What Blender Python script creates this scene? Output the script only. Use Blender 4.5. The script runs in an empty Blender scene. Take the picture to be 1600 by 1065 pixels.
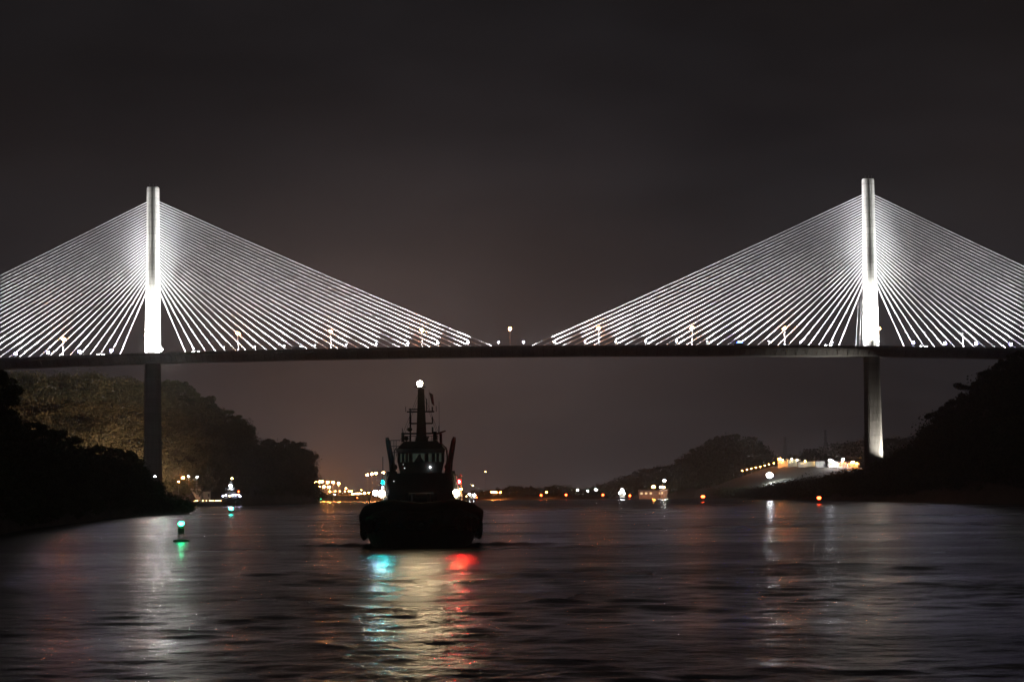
import bpy, math, random
import numpy as np
from mathutils import Matrix, Vector, Euler, noise
random.seed(11); rng = np.random.default_rng(11)
R = math.radians
sc = bpy.context.scene
C = sc.collection

# ------------------------------------------------------------------ camera
F = 3400.0                      # focal length in photo pixels (photo 1600 x 1065)
CAM_H = 5.3                     # eye height above the water
PITCH = math.atan((773.0 - 532.5) / F)
ROLL = -math.radians(0.555)
cam_d = bpy.data.cameras.new('camera')
cam_d.sensor_fit = 'HORIZONTAL'; cam_d.sensor_width = 36.0; cam_d.lens = 36.0 * F / 1600.0
cam_d.clip_start = 0.5; cam_d.clip_end = 30000
cam = bpy.data.objects.new('camera', cam_d); C.objects.link(cam)
CR = (Matrix.Rotation(math.pi / 2 + PITCH, 4, 'X') @ Matrix.Rotation(ROLL, 4, 'Z'))
cam.matrix_world = Matrix.Translation((0, 0, CAM_H)) @ CR
sc.camera = cam
CR3 = CR.to_3x3()

def ray(px, py):
    return CR3 @ Vector(((px - 800.0) / F, -(py - 532.5) / F, -1.0))
def at(px, py, D):
    d = ray(px, py); k = D / d.y
    return Vector((d.x * k, D, CAM_H + d.z * k))
def ground(px, py, z=0.0):
    d = ray(px, py); k = (z - CAM_H) / d.z
    return Vector((d.x * k, d.y * k, z))

# ------------------------------------------------------------------ night sky
world = bpy.data.worlds.new('World'); sc.world = world; world.use_nodes = True
nt = world.node_tree; nt.nodes.clear()
def nn(t, kind, **kw):
    n = t.nodes.new(kind)
    for k, v in kw.items(): setattr(n, k, v)
    return n
SKY_STRENGTH = 0.8
geo = nn(nt, 'ShaderNodeTexCoord')
sep = nn(nt, 'ShaderNodeSeparateXYZ'); nt.links.new(geo.outputs['Generated'], sep.inputs[0])
ramp = nn(nt, 'ShaderNodeValToRGB')
cr = ramp.color_ramp; cr.interpolation = 'B_SPLINE'
stops = [(0.0, (.0240, .0218, .0240)), (0.09, (.0215, .0192, .0208)), (0.15, (.0180, .0153, .0162)), (0.21, (.0128, .0112, .0118)), (0.3, (.0098, .0088, .0093)), (1.0, (.008, .007, .0075))]
while len(cr.elements) < len(stops): cr.elements.new(0.5)
for e, (p, c) in zip(cr.elements, stops): e.position = p; e.color = (*c, 1)
nt.links.new(sep.outputs['Z'], ramp.inputs[0])
# soft uneven cloud cover lit from below by the town
mp = nn(nt, 'ShaderNodeMapping'); mp.inputs['Scale'].default_value = (1.0, 1.0, 2.6)
nt.links.new(geo.outputs['Generated'], mp.inputs[0])
nz = nn(nt, 'ShaderNodeTexNoise'); nz.inputs['Scale'].default_value = 7.0; nz.inputs['Detail'].default_value = 5; nz.inputs['Roughness'].default_value = .5
nt.links.new(mp.outputs[0], nz.inputs['Vector'])
mr = nn(nt, 'ShaderNodeMapRange'); mr.inputs[1].default_value = .3; mr.inputs[2].default_value = .7; mr.inputs[3].default_value = .72; mr.inputs[4].default_value = 1.25
nt.links.new(nz.outputs['Fac'], mr.inputs[0])
nz2 = nn(nt, 'ShaderNodeTexNoise'); nz2.inputs['Scale'].default_value = 3.1; nz2.inputs['Detail'].default_value = 2
nt.links.new(mp.outputs[0], nz2.inputs['Vector'])
tint = nn(nt, 'ShaderNodeValToRGB')
tint.color_ramp.elements[0].position = .36; tint.color_ramp.elements[0].color = (1.05, .99, .96, 1)
tint.color_ramp.elements[1].position = .62; tint.color_ramp.elements[1].color = (.95, .995, 1.06, 1)
nt.links.new(nz2.outputs['Fac'], tint.inputs[0])
m1 = nn(nt, 'ShaderNodeMix', data_type='RGBA', blend_type='MULTIPLY'); m1.inputs[0].default_value = 1
# glow of the town beyond the canal, low over the horizon
gd = nn(nt, 'ShaderNodeVectorMath', operation='DOT_PRODUCT'); gaz = math.atan2(640 - 800, F)
gd.inputs[1].default_value = (math.sin(gaz), math.cos(gaz), 0.0); nt.links.new(geo.outputs['Generated'], gd.inputs[0])
ge = nn(nt, 'ShaderNodeMath', operation='MULTIPLY_ADD'); ge.inputs[1].default_value = 1 / R(4.6) ** 2; ge.inputs[2].default_value = -1 / R(4.6) ** 2
nt.links.new(gd.outputs['Value'], ge.inputs[0])
gx = nn(nt, 'ShaderNodeMath', operation='EXPONENT'); nt.links.new(ge.outputs[0], gx.inputs[0])
gc = nn(nt, 'ShaderNodeVectorMath', operation='SCALE'); gc.inputs[0].default_value = (.078, .055, .048); nt.links.new(gx.outputs[0], gc.inputs[3])
gs = nn(nt, 'ShaderNodeVectorMath', operation='ADD'); nt.links.new(gc.outputs[0], gs.inputs[0]); nt.links.new(ramp.outputs[0], gs.inputs[1])
nt.links.new(gs.outputs[0], m1.inputs[6]); nt.links.new(tint.outputs[0], m1.inputs[7])
m2 = nn(nt, 'ShaderNodeVectorMath', operation='SCALE')
nt.links.new(m1.outputs[2], m2.inputs[0]); nt.links.new(mr.outputs[0], m2.inputs[3])
bg = nn(nt, 'ShaderNodeBackground'); bg.inputs[1].default_value = SKY_STRENGTH
nt.links.new(m2.outputs[0], bg.inputs[0])
wo = nn(nt, 'ShaderNodeOutputWorld'); nt.links.new(bg.outputs[0], wo.inputs[0])

# very weak, very soft sun lamp added in place of glow from the overcast
sun_d = bpy.data.lights.new('sun', 'SUN'); sun_d.energy = 0.006; sun_d.angle = R(40); sun_d.color = (.9, .93, 1.0)
sun = bpy.data.objects.new('sun', sun_d); C.objects.link(sun); sun.rotation_euler = (R(35), 0, R(30))

sc.view_settings.view_transform = 'Standard'; sc.view_settings.look = 'None'
sc.view_settings.exposure = 0.0; sc.view_settings.gamma = 1.0; sc.view_settings.use_curve_mapping = False
cy = sc.cycles
cy.use_denoising = True
try: cy.denoiser = 'OPENIMAGEDENOISE'
except Exception: pass
cy.max_bounces = 6; cy.diffuse_bounces = 2; cy.glossy_bounces = 3; cy.transmission_bounces = 4
cy.volume_bounces = 0; cy.transparent_max_bounces = 12
cy.sample_clamp_indirect = 6.0; cy.sample_clamp_direct = 250.0
cy.caustics_reflective = False; cy.caustics_refractive = False
cy.use_light_tree = True

# ------------------------------------------------------------------ helpers
def new_mat(name):
    m = bpy.data.materials.new(name); m.use_nodes = True
    t = m.node_tree; t.nodes.clear()
    o = nn(t, 'ShaderNodeOutputMaterial')
    return m, t, o
def pbr(name, col, rough=.6, metal=0.0, var=.25, scale=3.0, bump=0.0, coords='Object', spec=.5):
    m, t, o = new_mat(name)
    b = nn(t, 'ShaderNodeBsdfPrincipled'); t.links.new(b.outputs[0], o.inputs[0])
    b.inputs['Roughness'].default_value = rough; b.inputs['Metallic'].default_value = metal
    b.inputs['Specular IOR Level'].default_value = spec
    tc = nn(t, 'ShaderNodeTexCoord')
    n = nn(t, 'ShaderNodeTexNoise'); n.inputs['Scale'].default_value = scale; n.inputs['Detail'].default_value = 6
    t.links.new(tc.outputs[coords], n.inputs['Vector'])
    r = nn(t, 'ShaderNodeValToRGB')
    r.color_ramp.elements[0].position = .3; r.color_ramp.elements[1].position = .72
    r.color_ramp.elements[0].color = (*[c * (1 - var) for c in col], 1)
    r.color_ramp.elements[1].color = (*[min(1, c * (1 + var)) for c in col], 1)
    t.links.new(n.outputs['Fac'], r.inputs[0]); t.links.new(r.outputs[0], b.inputs['Base Color'])
    if bump:
        bn = nn(t, 'ShaderNodeBump'); bn.inputs['Strength'].default_value = bump; bn.inputs['Distance'].default_value = .05
        t.links.new(n.outputs['Fac'], bn.inputs['Height']); t.links.new(bn.outputs[0], b.inputs['Normal'])
    return m
def emit(name, col, strength):
    m, t, o = new_mat(name)
    e = nn(t, 'ShaderNodeEmission'); e.inputs[0].default_value = (*col, 1); e.inputs[1].default_value = strength
    t.links.new(e.outputs[0], o.inputs[0])
    return m

class MB:
    def __init__(s): s.v = []; s.f = []
    def add(s, vs, fs):
        b = len(s.v); s.v += [tuple(x) for x in vs]; s.f += [tuple(i + b for i in f) for f in fs]; return s
    def box(s, c, d, rot=None):
        hx, hy, hz = d[0] / 2, d[1] / 2, d[2] / 2; c = Vector(c)
        vs = [Vector((x, y, z)) for z in (-hz, hz) for y in (-hy, hy) for x in (-hx, hx)]
        if rot: m = Euler(rot).to_matrix(); vs = [m @ v for v in vs]
        return s.add([v + c for v in vs], [(0, 2, 3, 1), (4, 5, 7, 6), (0, 1, 5, 4), (2, 6, 7, 3), (0, 4, 6, 2), (1, 3, 7, 5)])
    def frustum(s, c0, d0, c1, d1):      # box between two rectangles at different heights
        vs = []
        for c, d in ((c0, d0), (c1, d1)):
            for sx, sy in ((-1, -1), (1, -1), (1, 1), (-1, 1)): vs.append((c[0] + sx * d[0] / 2, c[1] + sy * d[1] / 2, c[2]))
        return s.add(vs, [(3, 2, 1, 0), (4, 5, 6, 7)] + [(i, (i + 1) % 4, 4 + (i + 1) % 4, 4 + i) for i in range(4)])
    def tube(s, pts, rad, n=8, caps=True):
        pts = [Vector(p) for p in pts]
        if not hasattr(rad, '__len__'): rad = [rad] * len(pts)
        rings = []; vs = []; fs = []
        for i, p in enumerate(pts):
            t = (pts[min(i + 1, len(pts) - 1)] - pts[max(i - 1, 0)]).normalized()
            a = Vector((0, 0, 1)) if abs(t.z) < .9 else Vector((0, 1, 0))
            u = t.cross(a).normalized(); w = u.cross(t)
            rings.append(len(vs))
            for k in range(n):
                an = 2 * math.pi * k / n; vs.append(p + (u * math.cos(an) + w * math.sin(an)) * rad[i])
        for i in range(len(pts) - 1):
            for k in range(n):
                a, b = rings[i] + k, rings[i] + (k + 1) % n
                fs.append((a, b, b + n, a + n))
        if caps: fs += [tuple(range(n)), tuple(rings[-1] + k for k in reversed(range(n)))]
        return s.add(vs, fs)
    def lathe(s, prof, c=(0, 0, 0), n=14):   # prof: (radius, z)
        vs = []; fs = []
        for r, z in prof:
            for k in range(n):
                a = 2 * math.pi * k / n; vs.append((c[0] + r * math.cos(a), c[1] + r * math.sin(a), c[2] + z))
        for i in range(len(prof) - 1):
            for k in range(n):
                a = i * n + k; b = i * n + (k + 1) % n; fs.append((a, b, b + n, a + n))
        fs += [tuple(reversed(range(n))), tuple((len(prof) - 1) * n + k for k in range(n))]
        return s.add(vs, fs)
    def ball(s, c, r, nu=8, nv=5, sq=(1, 1, 1)):
        prof = [(max(.02, math.sin(math.pi * i / nv)), -math.cos(math.pi * i / nv)) for i in range(nv + 1)]
        vs = []; fs = []
        for pr, z in prof:
            for k in range(nu):
                a = 2 * math.pi * k / nu
                vs.append((c[0] + r * sq[0] * pr * math.cos(a), c[1] + r * sq[1] * pr * math.sin(a), c[2] + r * sq[2] * z))
        for i in range(nv):
            for k in range(nu):
                a = i * nu + k; b = i * nu + (k + 1) % nu; fs.append((a, b, b + nu, a + nu))
        fs += [tuple(reversed(range(nu))), tuple(nv * nu + k for k in range(nu))]
        return s.add(vs, fs)
    def torus(s, c, R0, r0, axis='Y', n=14, m=7):
        vs = []; fs = []
        for i in range(n):
            a = 2 * math.pi * i / n
            for j in range(m):
                b = 2 * math.pi * j / m; q = R0 + r0 * math.cos(b); h = r0 * math.sin(b)
                p = (q * math.cos(a), h, q * math.sin(a)) if axis == 'Y' else ((h, q * math.cos(a), q * math.sin(a)) if axis == 'X' else (q * math.cos(a), q * math.sin(a), h))
                vs.append((c[0] + p[0], c[1] + p[1], c[2] + p[2]))
        for i in range(n):
            for j in range(m):
                fs.append((i * m + j, ((i + 1) % n) * m + j, ((i + 1) % n) * m + (j + 1) % m, i * m + (j + 1) % m))
        return s.add(vs, fs)
    def prism(s, outline, axis, lo, hi):      # outline 2-D polygon extruded along axis
        n = len(outline); vs = []
        for q in (lo, hi):
            for a, b in outline:
                vs.append({'X': (q, a, b), 'Y': (a, q, b), 'Z': (a, b, q)}[axis])
        return s.add(vs, [tuple(reversed(range(n))), tuple(range(n, 2 * n))] + [(i, (i + 1) % n, n + (i + 1) % n, n + i) for i in range(n)])
    def mesh(s, name, mat, smooth=False):
        m = bpy.data.meshes.new(name); m.from_pydata(s.v, [], s.f); m.update()
        m.materials.append(mat)
        if smooth:
            m.polygons.foreach_set('use_smooth', [True] * len(m.polygons))
        return m

def ob(name, mesh, parent=None, loc=(0, 0, 0), rz=0.0, rot=None, scale=None):
    o = bpy.data.objects.new(name, mesh); C.objects.link(o)
    if parent: o.parent = parent
    o.location = loc
    o.rotation_euler = rot if rot else (0, 0, rz)
    if scale: o.scale = scale if hasattr(scale, '__len__') else (scale,) * 3
    return o
def tag(o, label=None, cat=None, group=None, kind=None):
    if label: o['label'] = label
    if cat: o['category'] = cat
    if group: o['group'] = group
    if kind: o['kind'] = kind
    return o
def thing(name, label, cat, loc=(0, 0, 0), rz=0.0, group=None):
    o = bpy.data.objects.new(name, None); C.objects.link(o); o.empty_display_size = .5
    o.location = loc; o.rotation_euler = (0, 0, rz)
    return tag(o, label, cat, group)
def part(name, mb, mat, parent, smooth=False, **kw):
    return ob(name, mb.mesh(name, mat, smooth), parent, **kw)
def copy_tree(o, parent=None):
    c = o.copy(); C.objects.link(c); c.parent = parent
    for ch in list(o.children): copy_tree(ch, c)
    return c
def raw_mesh(name, verts, faces_n, mat, per=3):
    """fast numpy mesh: verts (n,3), consecutive groups of `per` verts form faces"""
    m = bpy.data.meshes.new(name); nv = len(verts); nf = nv // per
    m.vertices.add(nv); m.vertices.foreach_set('co', np.asarray(verts, np.float32).ravel())
    m.loops.add(nv); m.loops.foreach_set('vertex_index', np.arange(nv, dtype=np.int32))
    m.polygons.add(nf); m.polygons.foreach_set('loop_start', np.arange(0, nv, per, dtype=np.int32))
    m.update(); m.validate(); m.materials.append(mat)
    return m
def spot(name, parent, loc, target, energy, size, blend=.6, col=(1, 1, 1), radius=.3):
    d = bpy.data.lights.new(name, 'SPOT'); d.energy = energy; d.spot_size = R(size); d.spot_blend = blend
    d.color = col; d.shadow_soft_size = radius
    o = bpy.data.objects.new(name, d); C.objects.link(o); o.parent = parent; o.location = loc
    v = Vector(target) - Vector(loc); o.rotation_euler = v.to_track_quat('-Z', 'Y').to_euler()
    return o

# ------------------------------------------------------------------ materials
M = {}
def cast_concrete(name, col, axis, lift, rough=.8):
    m, t, o = new_mat(name)
    b = nn(t, 'ShaderNodeBsdfPrincipled'); t.links.new(b.outputs[0], o.inputs[0]); b.inputs['Roughness'].default_value = rough
    g = nn(t, 'ShaderNodeNewGeometry'); sp_ = nn(t, 'ShaderNodeSeparateXYZ'); t.links.new(g.outputs['Position'], sp_.inputs[0])
    dv = nn(t, 'ShaderNodeMath', operation='DIVIDE'); dv.inputs[1].default_value = lift; t.links.new(sp_.outputs[axis], dv.inputs[0])
    fl = nn(t, 'ShaderNodeMath', operation='FLOOR'); t.links.new(dv.outputs[0], fl.inputs[0])
    fr = nn(t, 'ShaderNodeMath', operation='FRACT'); t.links.new(dv.outputs[0], fr.inputs[0])
    wn_ = nn(t, 'ShaderNodeTexWhiteNoise', noise_dimensions='1D'); t.links.new(fl.outputs[0], wn_.inputs['W'])
    tone = nn(t, 'ShaderNodeMapRange'); tone.inputs[3].default_value = .88; tone.inputs[4].default_value = 1.08; t.links.new(wn_.outputs['Value'], tone.inputs[0])
    jt = nn(t, 'ShaderNodeMath', operation='LESS_THAN'); jt.inputs[1].default_value = .07; t.links.new(fr.outputs[0], jt.inputs[0])
    jm = nn(t, 'ShaderNodeMapRange'); jm.inputs[3].default_value = 1.0; jm.inputs[4].default_value = .72; t.links.new(jt.outputs[0], jm.inputs[0])
    mp_ = nn(t, 'ShaderNodeMapping'); mp_.inputs['Scale'].default_value = (.9, .9, .04); t.links.new(g.outputs['Position'], mp_.inputs[0])
    n_ = nn(t, 'ShaderNodeTexNoise'); n_.inputs['Scale'].default_value = 1.0; n_.inputs['Detail'].default_value = 5; t.links.new(mp_.outputs[0], n_.inputs['Vector'])
    st = nn(t, 'ShaderNodeMapRange'); st.inputs[1].default_value = .3; st.inputs[2].default_value = .7; st.inputs[3].default_value = .78; st.inputs[4].default_value = 1.1; t.links.new(n_.outputs['Fac'], st.inputs[0])
    k1 = nn(t, 'ShaderNodeMath', operation='MULTIPLY'); t.links.new(tone.outputs[0], k1.inputs[0]); t.links.new(jm.outputs[0], k1.inputs[1])
    k2 = nn(t, 'ShaderNodeMath', operation='MULTIPLY'); t.links.new(k1.outputs[0], k2.inputs[0]); t.links.new(st.outputs[0], k2.inputs[1])
    sc_ = nn(t, 'ShaderNodeVectorMath', operation='SCALE'); sc_.inputs[0].default_value = col; t.links.new(k2.outputs[0], sc_.inputs[3]); t.links.new(sc_.outputs[0], b.inputs['Base Color'])
    return m
M['concrete'] = cast_concrete('floodlit_shaft_concrete', (.60, .60, .56), 'Z', 4.2)  # same concrete as the pier, floodlit brightness lifted into the colour
M['pier_concrete'] = cast_concrete('shaded_pier_concrete', (.16, .15, .135), 'Z', 4.2)  # same concrete as the shaft, shade below the deck darkened into the colour
M['deck_concrete'] = cast_concrete('deck_concrete', (.27, .26, .24), 'X', 6.0, .85)
M['asphalt'] = pbr('asphalt', (.05, .05, .052), .9, var=.2, scale=1)
M['cable'] = pbr('cable_sheath', (.72, .72, .72), .55, var=.06, scale=.05)
M['steel'] = pbr('galvanised_steel', (.32, .33, .34), .5, .6, var=.15)
M['dark_steel'] = pbr('dark_painted_steel', (.035, .037, .04), .55, var=.3, scale=1.2)
M['hull'] = pbr('hull_paint', (.018, .02, .024), .55, var=.35, scale=.8, bump=.2)
M['house'] = pbr('superstructure_paint', (.06, .06, .055), .55, var=.2, scale=.7)
M['rubber'] = pbr('rubber', (.012, .012, .012), .9, var=.3, scale=4)
M['deckpaint'] = pbr('deck_paint', (.05, .025, .02), .7, var=.3)
M['earth'] = pbr('earth', (.075, .06, .042), .95, var=.35, scale=.06, bump=.5)
M['grass_slope'] = pbr('grass_slope', (.030, .027, .016), .95, var=.35, scale=.05, bump=.5)
M['bark'] = pbr('bark', (.06, .045, .035), .9, var=.3, scale=5)
M['white_wall'] = pbr('rendered_wall', (.55, .52, .45), .8, var=.12, scale=.5)
M['roof'] = pbr('roof_sheet', (.16, .12, .10), .6, var=.25, scale=.6)
M['green_buoy'] = pbr('green_buoy_paint', (.02, .10, .05), .5, var=.25, scale=2)
M['red_buoy'] = pbr('red_buoy_paint', (.16, .02, .015), .5, var=.25, scale=2)
M['flag'] = pbr('flag_cloth', (.10, .03, .04), .9, var=.4, scale=2)
M['car_silver'] = pbr('car_paint_silver', (.35, .36, .38), .3, .5, var=.05)
M['car_dark'] = pbr('car_paint_dark', (.05, .06, .09), .3, .3, var=.05)
M['container'] = pbr('container_paint', (.14, .07, .04), .6, var=.3, scale=.4)
def leaf_mat(name, a, b):
    m, t, o = new_mat(name)
    d = nn(t, 'ShaderNodeBsdfPrincipled'); d.inputs['Roughness'].default_value = .75; d.inputs['Specular IOR Level'].default_value = .2
    g = nn(t, 'ShaderNodeNewGeometry'); n = nn(t, 'ShaderNodeTexNoise'); n.inputs['Scale'].default_value = .09; n.inputs['Detail'].default_value = 3
    t.links.new(g.outputs['Position'], n.inputs['Vector'])
    mx = nn(t, 'ShaderNodeMath', operation='ADD')
    rr = nn(t, 'ShaderNodeMath', operation='MULTIPLY_ADD'); rr.inputs[1].default_value = .5; rr.inputs[2].default_value = -.25
    t.links.new(g.outputs['Random Per Island'], rr.inputs[0])
    t.links.new(n.outputs['Fac'], mx.inputs[0]); t.links.new(rr.outputs[0], mx.inputs[1])
    r = nn(t, 'ShaderNodeValToRGB'); r.color_ramp.elements[0].position = .25; r.color_ramp.elements[1].position = .75
    r.color_ramp.elements[0].color = (*a, 1); r.color_ramp.elements[1].color = (*b, 1)
    t.links.new(mx.outputs[0], r.inputs[0]); t.links.new(r.outputs[0], d.inputs['Base Color'])
    t.links.new(d.outputs[0], o.inputs[0])
    return m
M['leaf'] = leaf_mat('foliage', (.028, .04, .016), (.085, .10, .045))
M['leaf_dry'] = leaf_mat('foliage_dry', (.04, .045, .02), (.12, .11, .055))
# window glass: thin tinted sheet
m, t, o = new_mat('tinted_glass')
tr = nn(t, 'ShaderNodeBsdfTransparent'); tr.inputs[0].default_value = (.80, .92, .88, 1)
gl = nn(t, 'ShaderNodeBsdfGlossy'); gl.inputs['Roughness'].default_value = .03
mx = nn(t, 'ShaderNodeMixShader'); mx.inputs[0].default_value = .08
t.links.new(tr.outputs[0], mx.inputs[1]); t.links.new(gl.outputs[0], mx.inputs[2]); t.links.new(mx.outputs[0], o.inputs[0])
M['glass'] = m
# lamps
M['e_sodium'] = emit('sodium_lamp', (1.0, .31, .095), 190)
M['e_sodium_port'] = emit('sodium_port_lamp', (1.0, .30, .055), 260)
M['e_port_mast'] = emit('sodium_mast_lamp', (1.0, .33, .06), 620)
M['e_flood'] = emit('floodlight_lens', (.72, .71, 1.0), 280)
M['e_dazzle'] = emit('dazzling_lamp', (1.0, .98, .95), 1800)
M['e_flood_outer'] = emit('outer_floodlight_lens', (.56, .50, 1.0), 90)
M['e_flood_big'] = emit('pylon_floodlight_lens', (.92, .94, 1.0), 600)
M['e_white'] = emit('white_lamp', (.88, .92, 1.0), 120)
M['e_white_big'] = emit('white_work_lamp', (.90, .97, 1.0), 260)
M['e_mast'] = emit('masthead_lamp', (1.0, .74, .42), 900)
M['e_deck'] = emit('deck_work_lamp', (1.0, .82, .55), 70)
M['e_deck_blue'] = emit('deck_work_lamp_cool', (.62, .68, 1.0), 50)
M['e_port'] = emit('port_side_lamp', (1.0, .006, .010), 2000)
M['e_star'] = emit('starboard_side_lamp', (.0, .66, .74), 1350)
M['e_green'] = emit('green_buoy_lamp', (.02, 1.0, .34), 42)
M['e_cyan'] = emit('cyan_buoy_lamp', (.03, .95, .75), 40)
M['e_red'] = emit('red_buoy_lamp', (1.0, .07, .015), 34)
M['e_yellow'] = emit('yellow_lamp', (1.0, .62, .22), 55)
M['e_tug_fill'] = emit('added_orange_fill', (1.0, .28, .06), 520)  # for an added lamp that tints the tug's side orange
M['e_cabin'] = emit('dim_cabin_lamp', (.8, .9, .85), 1.2)
M['e_win'] = emit('lit_window', (1.0, .78, .40), 1.1)
M['e_head'] = emit('headlamp', (1.0, .96, .88), 60)
M['e_tail'] = emit('tail_lamp', (1.0, .03, .01), 25)
M['e_blue'] = emit('blue_beacon', (.02, .05, 1.0), 60)

# ------------------------------------------------------------------ water
m, t, o = new_mat('harbour_water')
b = nn(t, 'ShaderNodeBsdfPrincipled'); t.links.new(b.outputs[0], o.inputs[0])
b.inputs['Base Color'].default_value = (.010, .012, .011, 1); b.inputs['IOR'].default_value = 1.33
b.inputs['Roughness'].default_value = .2
g = nn(t, 'ShaderNodeNewGeometry')
def wave(scale, sx, sy, rz, amp, det=3.0, rough=.5, dist=0.0):
    mp = nn(t, 'ShaderNodeMapping'); mp.inputs['Scale'].default_value = (sx, sy, 1); mp.inputs['Rotation'].default_value = (0, 0, R(rz))
    t.links.new(g.outputs['Position'], mp.inputs[0])
    n = nn(t, 'ShaderNodeTexNoise'); n.inputs['Scale'].default_value = scale; n.inputs['Detail'].default_value = det
    n.inputs['Roughness'].default_value = rough; n.inputs['Distortion'].default_value = dist
    t.links.new(mp.outputs[0], n.inputs['Vector'])
    k = nn(t, 'ShaderNodeMath', operation='MULTIPLY'); k.inputs[1].default_value = amp
    t.links.new(n.outputs['Fac'], k.inputs[0]); return k.outputs[0]
parts_w = [wave(.03, .95, 1.0, 22, .9, 2), wave(.5, 1.1, 1.0, -22, .16, 3, .5, .6), wave(1.6, 1.1, 1.0, 17, .075, 4, .6, .4)]
# ruffled and calmer patches drawn out along the canal breeze
mpp = nn(t, 'ShaderNodeMapping'); mpp.inputs['Scale'].default_value = (.55, 1.0, 1); mpp.inputs['Rotation'].default_value = (0, 0, R(12)); t.links.new(g.outputs['Position'], mpp.inputs[0])
npat = nn(t, 'ShaderNodeTexNoise'); npat.inputs['Scale'].default_value = .028; npat.inputs['Detail'].default_value = 4; npat.inputs['Distortion'].default_value = .8
t.links.new(mpp.outputs[0], npat.inputs['Vector'])
pat = nn(t, 'ShaderNodeMapRange'); pat.inputs[1].default_value = .35; pat.inputs[2].default_value = .65; pat.inputs[3].default_value = .4; pat.inputs[4].default_value = 1.5
t.links.new(npat.outputs['Fac'], pat.inputs[0])
rgh = nn(t, 'ShaderNodeMapRange'); rgh.inputs[1].default_value = .35; rgh.inputs[2].default_value = .65; rgh.inputs[3].default_value = .19; rgh.inputs[4].default_value = .28
t.links.new(npat.outputs['Fac'], rgh.inputs[0]); t.links.new(rgh.outputs[0], b.inputs['Roughness'])
small = nn(t, 'ShaderNodeMath', operation='ADD'); t.links.new(parts_w[1], small.inputs[0]); t.links.new(parts_w[2], small.inputs[1])
sm2 = nn(t, 'ShaderNodeMath', operation='MULTIPLY'); t.links.new(small.outputs[0], sm2.inputs[0]); t.links.new(pat.outputs[0], sm2.inputs[1])
ad = nn(t, 'ShaderNodeMath', operation='ADD'); t.links.new(parts_w[0], ad.inputs[0]); t.links.new(sm2.outputs[0], ad.inputs[1])
bn = nn(t, 'ShaderNodeBump'); bn.inputs['Strength'].default_value = 1.0; bn.inputs['Distance'].default_value = 1.0
t.links.new(ad.outputs[0], bn.inputs['Height']); t.links.new(bn.outputs[0], b.inputs['Normal'])
M['water'] = m
# one sheet, finer towards the viewer, with real chop that fades into the material's ripples far out
rows = np.concatenate([[.5, 8, 20], np.geomspace(34, 900, 760), np.geomspace(960, 12000, 26)])
fine = np.radians(np.linspace(-17, 17, 360)); coarse = np.radians(np.linspace(17, 343, 60))[1:-1]
ang = np.concatenate([fine, coarse]); nA = len(ang)
RR, AA = np.meshgrid(rows, ang, indexing='ij'); WX = RR * np.sin(AA); WY = RR * np.cos(AA); WZ = np.zeros_like(WX)
wr = np.random.default_rng(77)
dr = np.gradient(rows)[:, None]; da = RR * np.gradient(ang)[None, :]; cell = np.maximum(dr, np.abs(da))
patch = .75 + .5 * np.sin(WX * .045 + WY * .021 + 1.3) * np.sin(WY * .03 - WX * .017 + .6) + .35 * np.sin(WX * .11 - WY * .06 + 2.0) * np.sin(WY * .085 + WX * .05)
patch = np.clip(patch, .25, 1.6)
for lam in np.geomspace(.8, 11, 64):
    th = R(-70) + wr.normal() * R(38); k_ = 2 * math.pi / lam
    amp = .0215 * lam / (2 * math.pi) * (1.0 if lam < 3.5 else (.62 if lam < 6 else .34))
    fade = np.clip((lam / cell - 3.0) / 3.0, 0, 1)
    WZ += amp * fade * patch * np.sin(k_ * (WX * math.cos(th) + WY * math.sin(th)) + wr.uniform(0, 6.28) + .8 * np.sin(WX * .07 * wr.uniform(.5, 1.5) + WY * .05 * wr.uniform(.5, 1.5) + wr.uniform(0, 6)))
WV = np.stack([WX, WY, WZ], -1).reshape(-1, 3)
ii, jj = np.meshgrid(np.arange(len(rows) - 1), np.arange(nA), indexing='ij'); j2 = (jj + 1) % nA
quads = np.stack([ii * nA + jj, ii * nA + j2, (ii + 1) * nA + j2, (ii + 1) * nA + jj], -1).reshape(-1, 4)[:, ::-1]
wm = bpy.data.meshes.new('water'); wm.vertices.add(len(WV)); wm.vertices.foreach_set('co', WV.astype(np.float32).ravel())
wm.loops.add(quads.size); wm.loops.foreach_set('vertex_index', quads.astype(np.int32).ravel())
wm.polygons.add(len(quads)); wm.polygons.foreach_set('loop_start', np.arange(0, quads.size, 4, dtype=np.int32)); wm.polygons.foreach_set('use_smooth', np.ones(len(quads), bool))
wm.update(); wm.validate(); wm.materials.append(M['water'])
water = ob('water', wm); tag(water, 'dark rippled canal water reflecting the lights', 'water', kind='structure')

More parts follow.
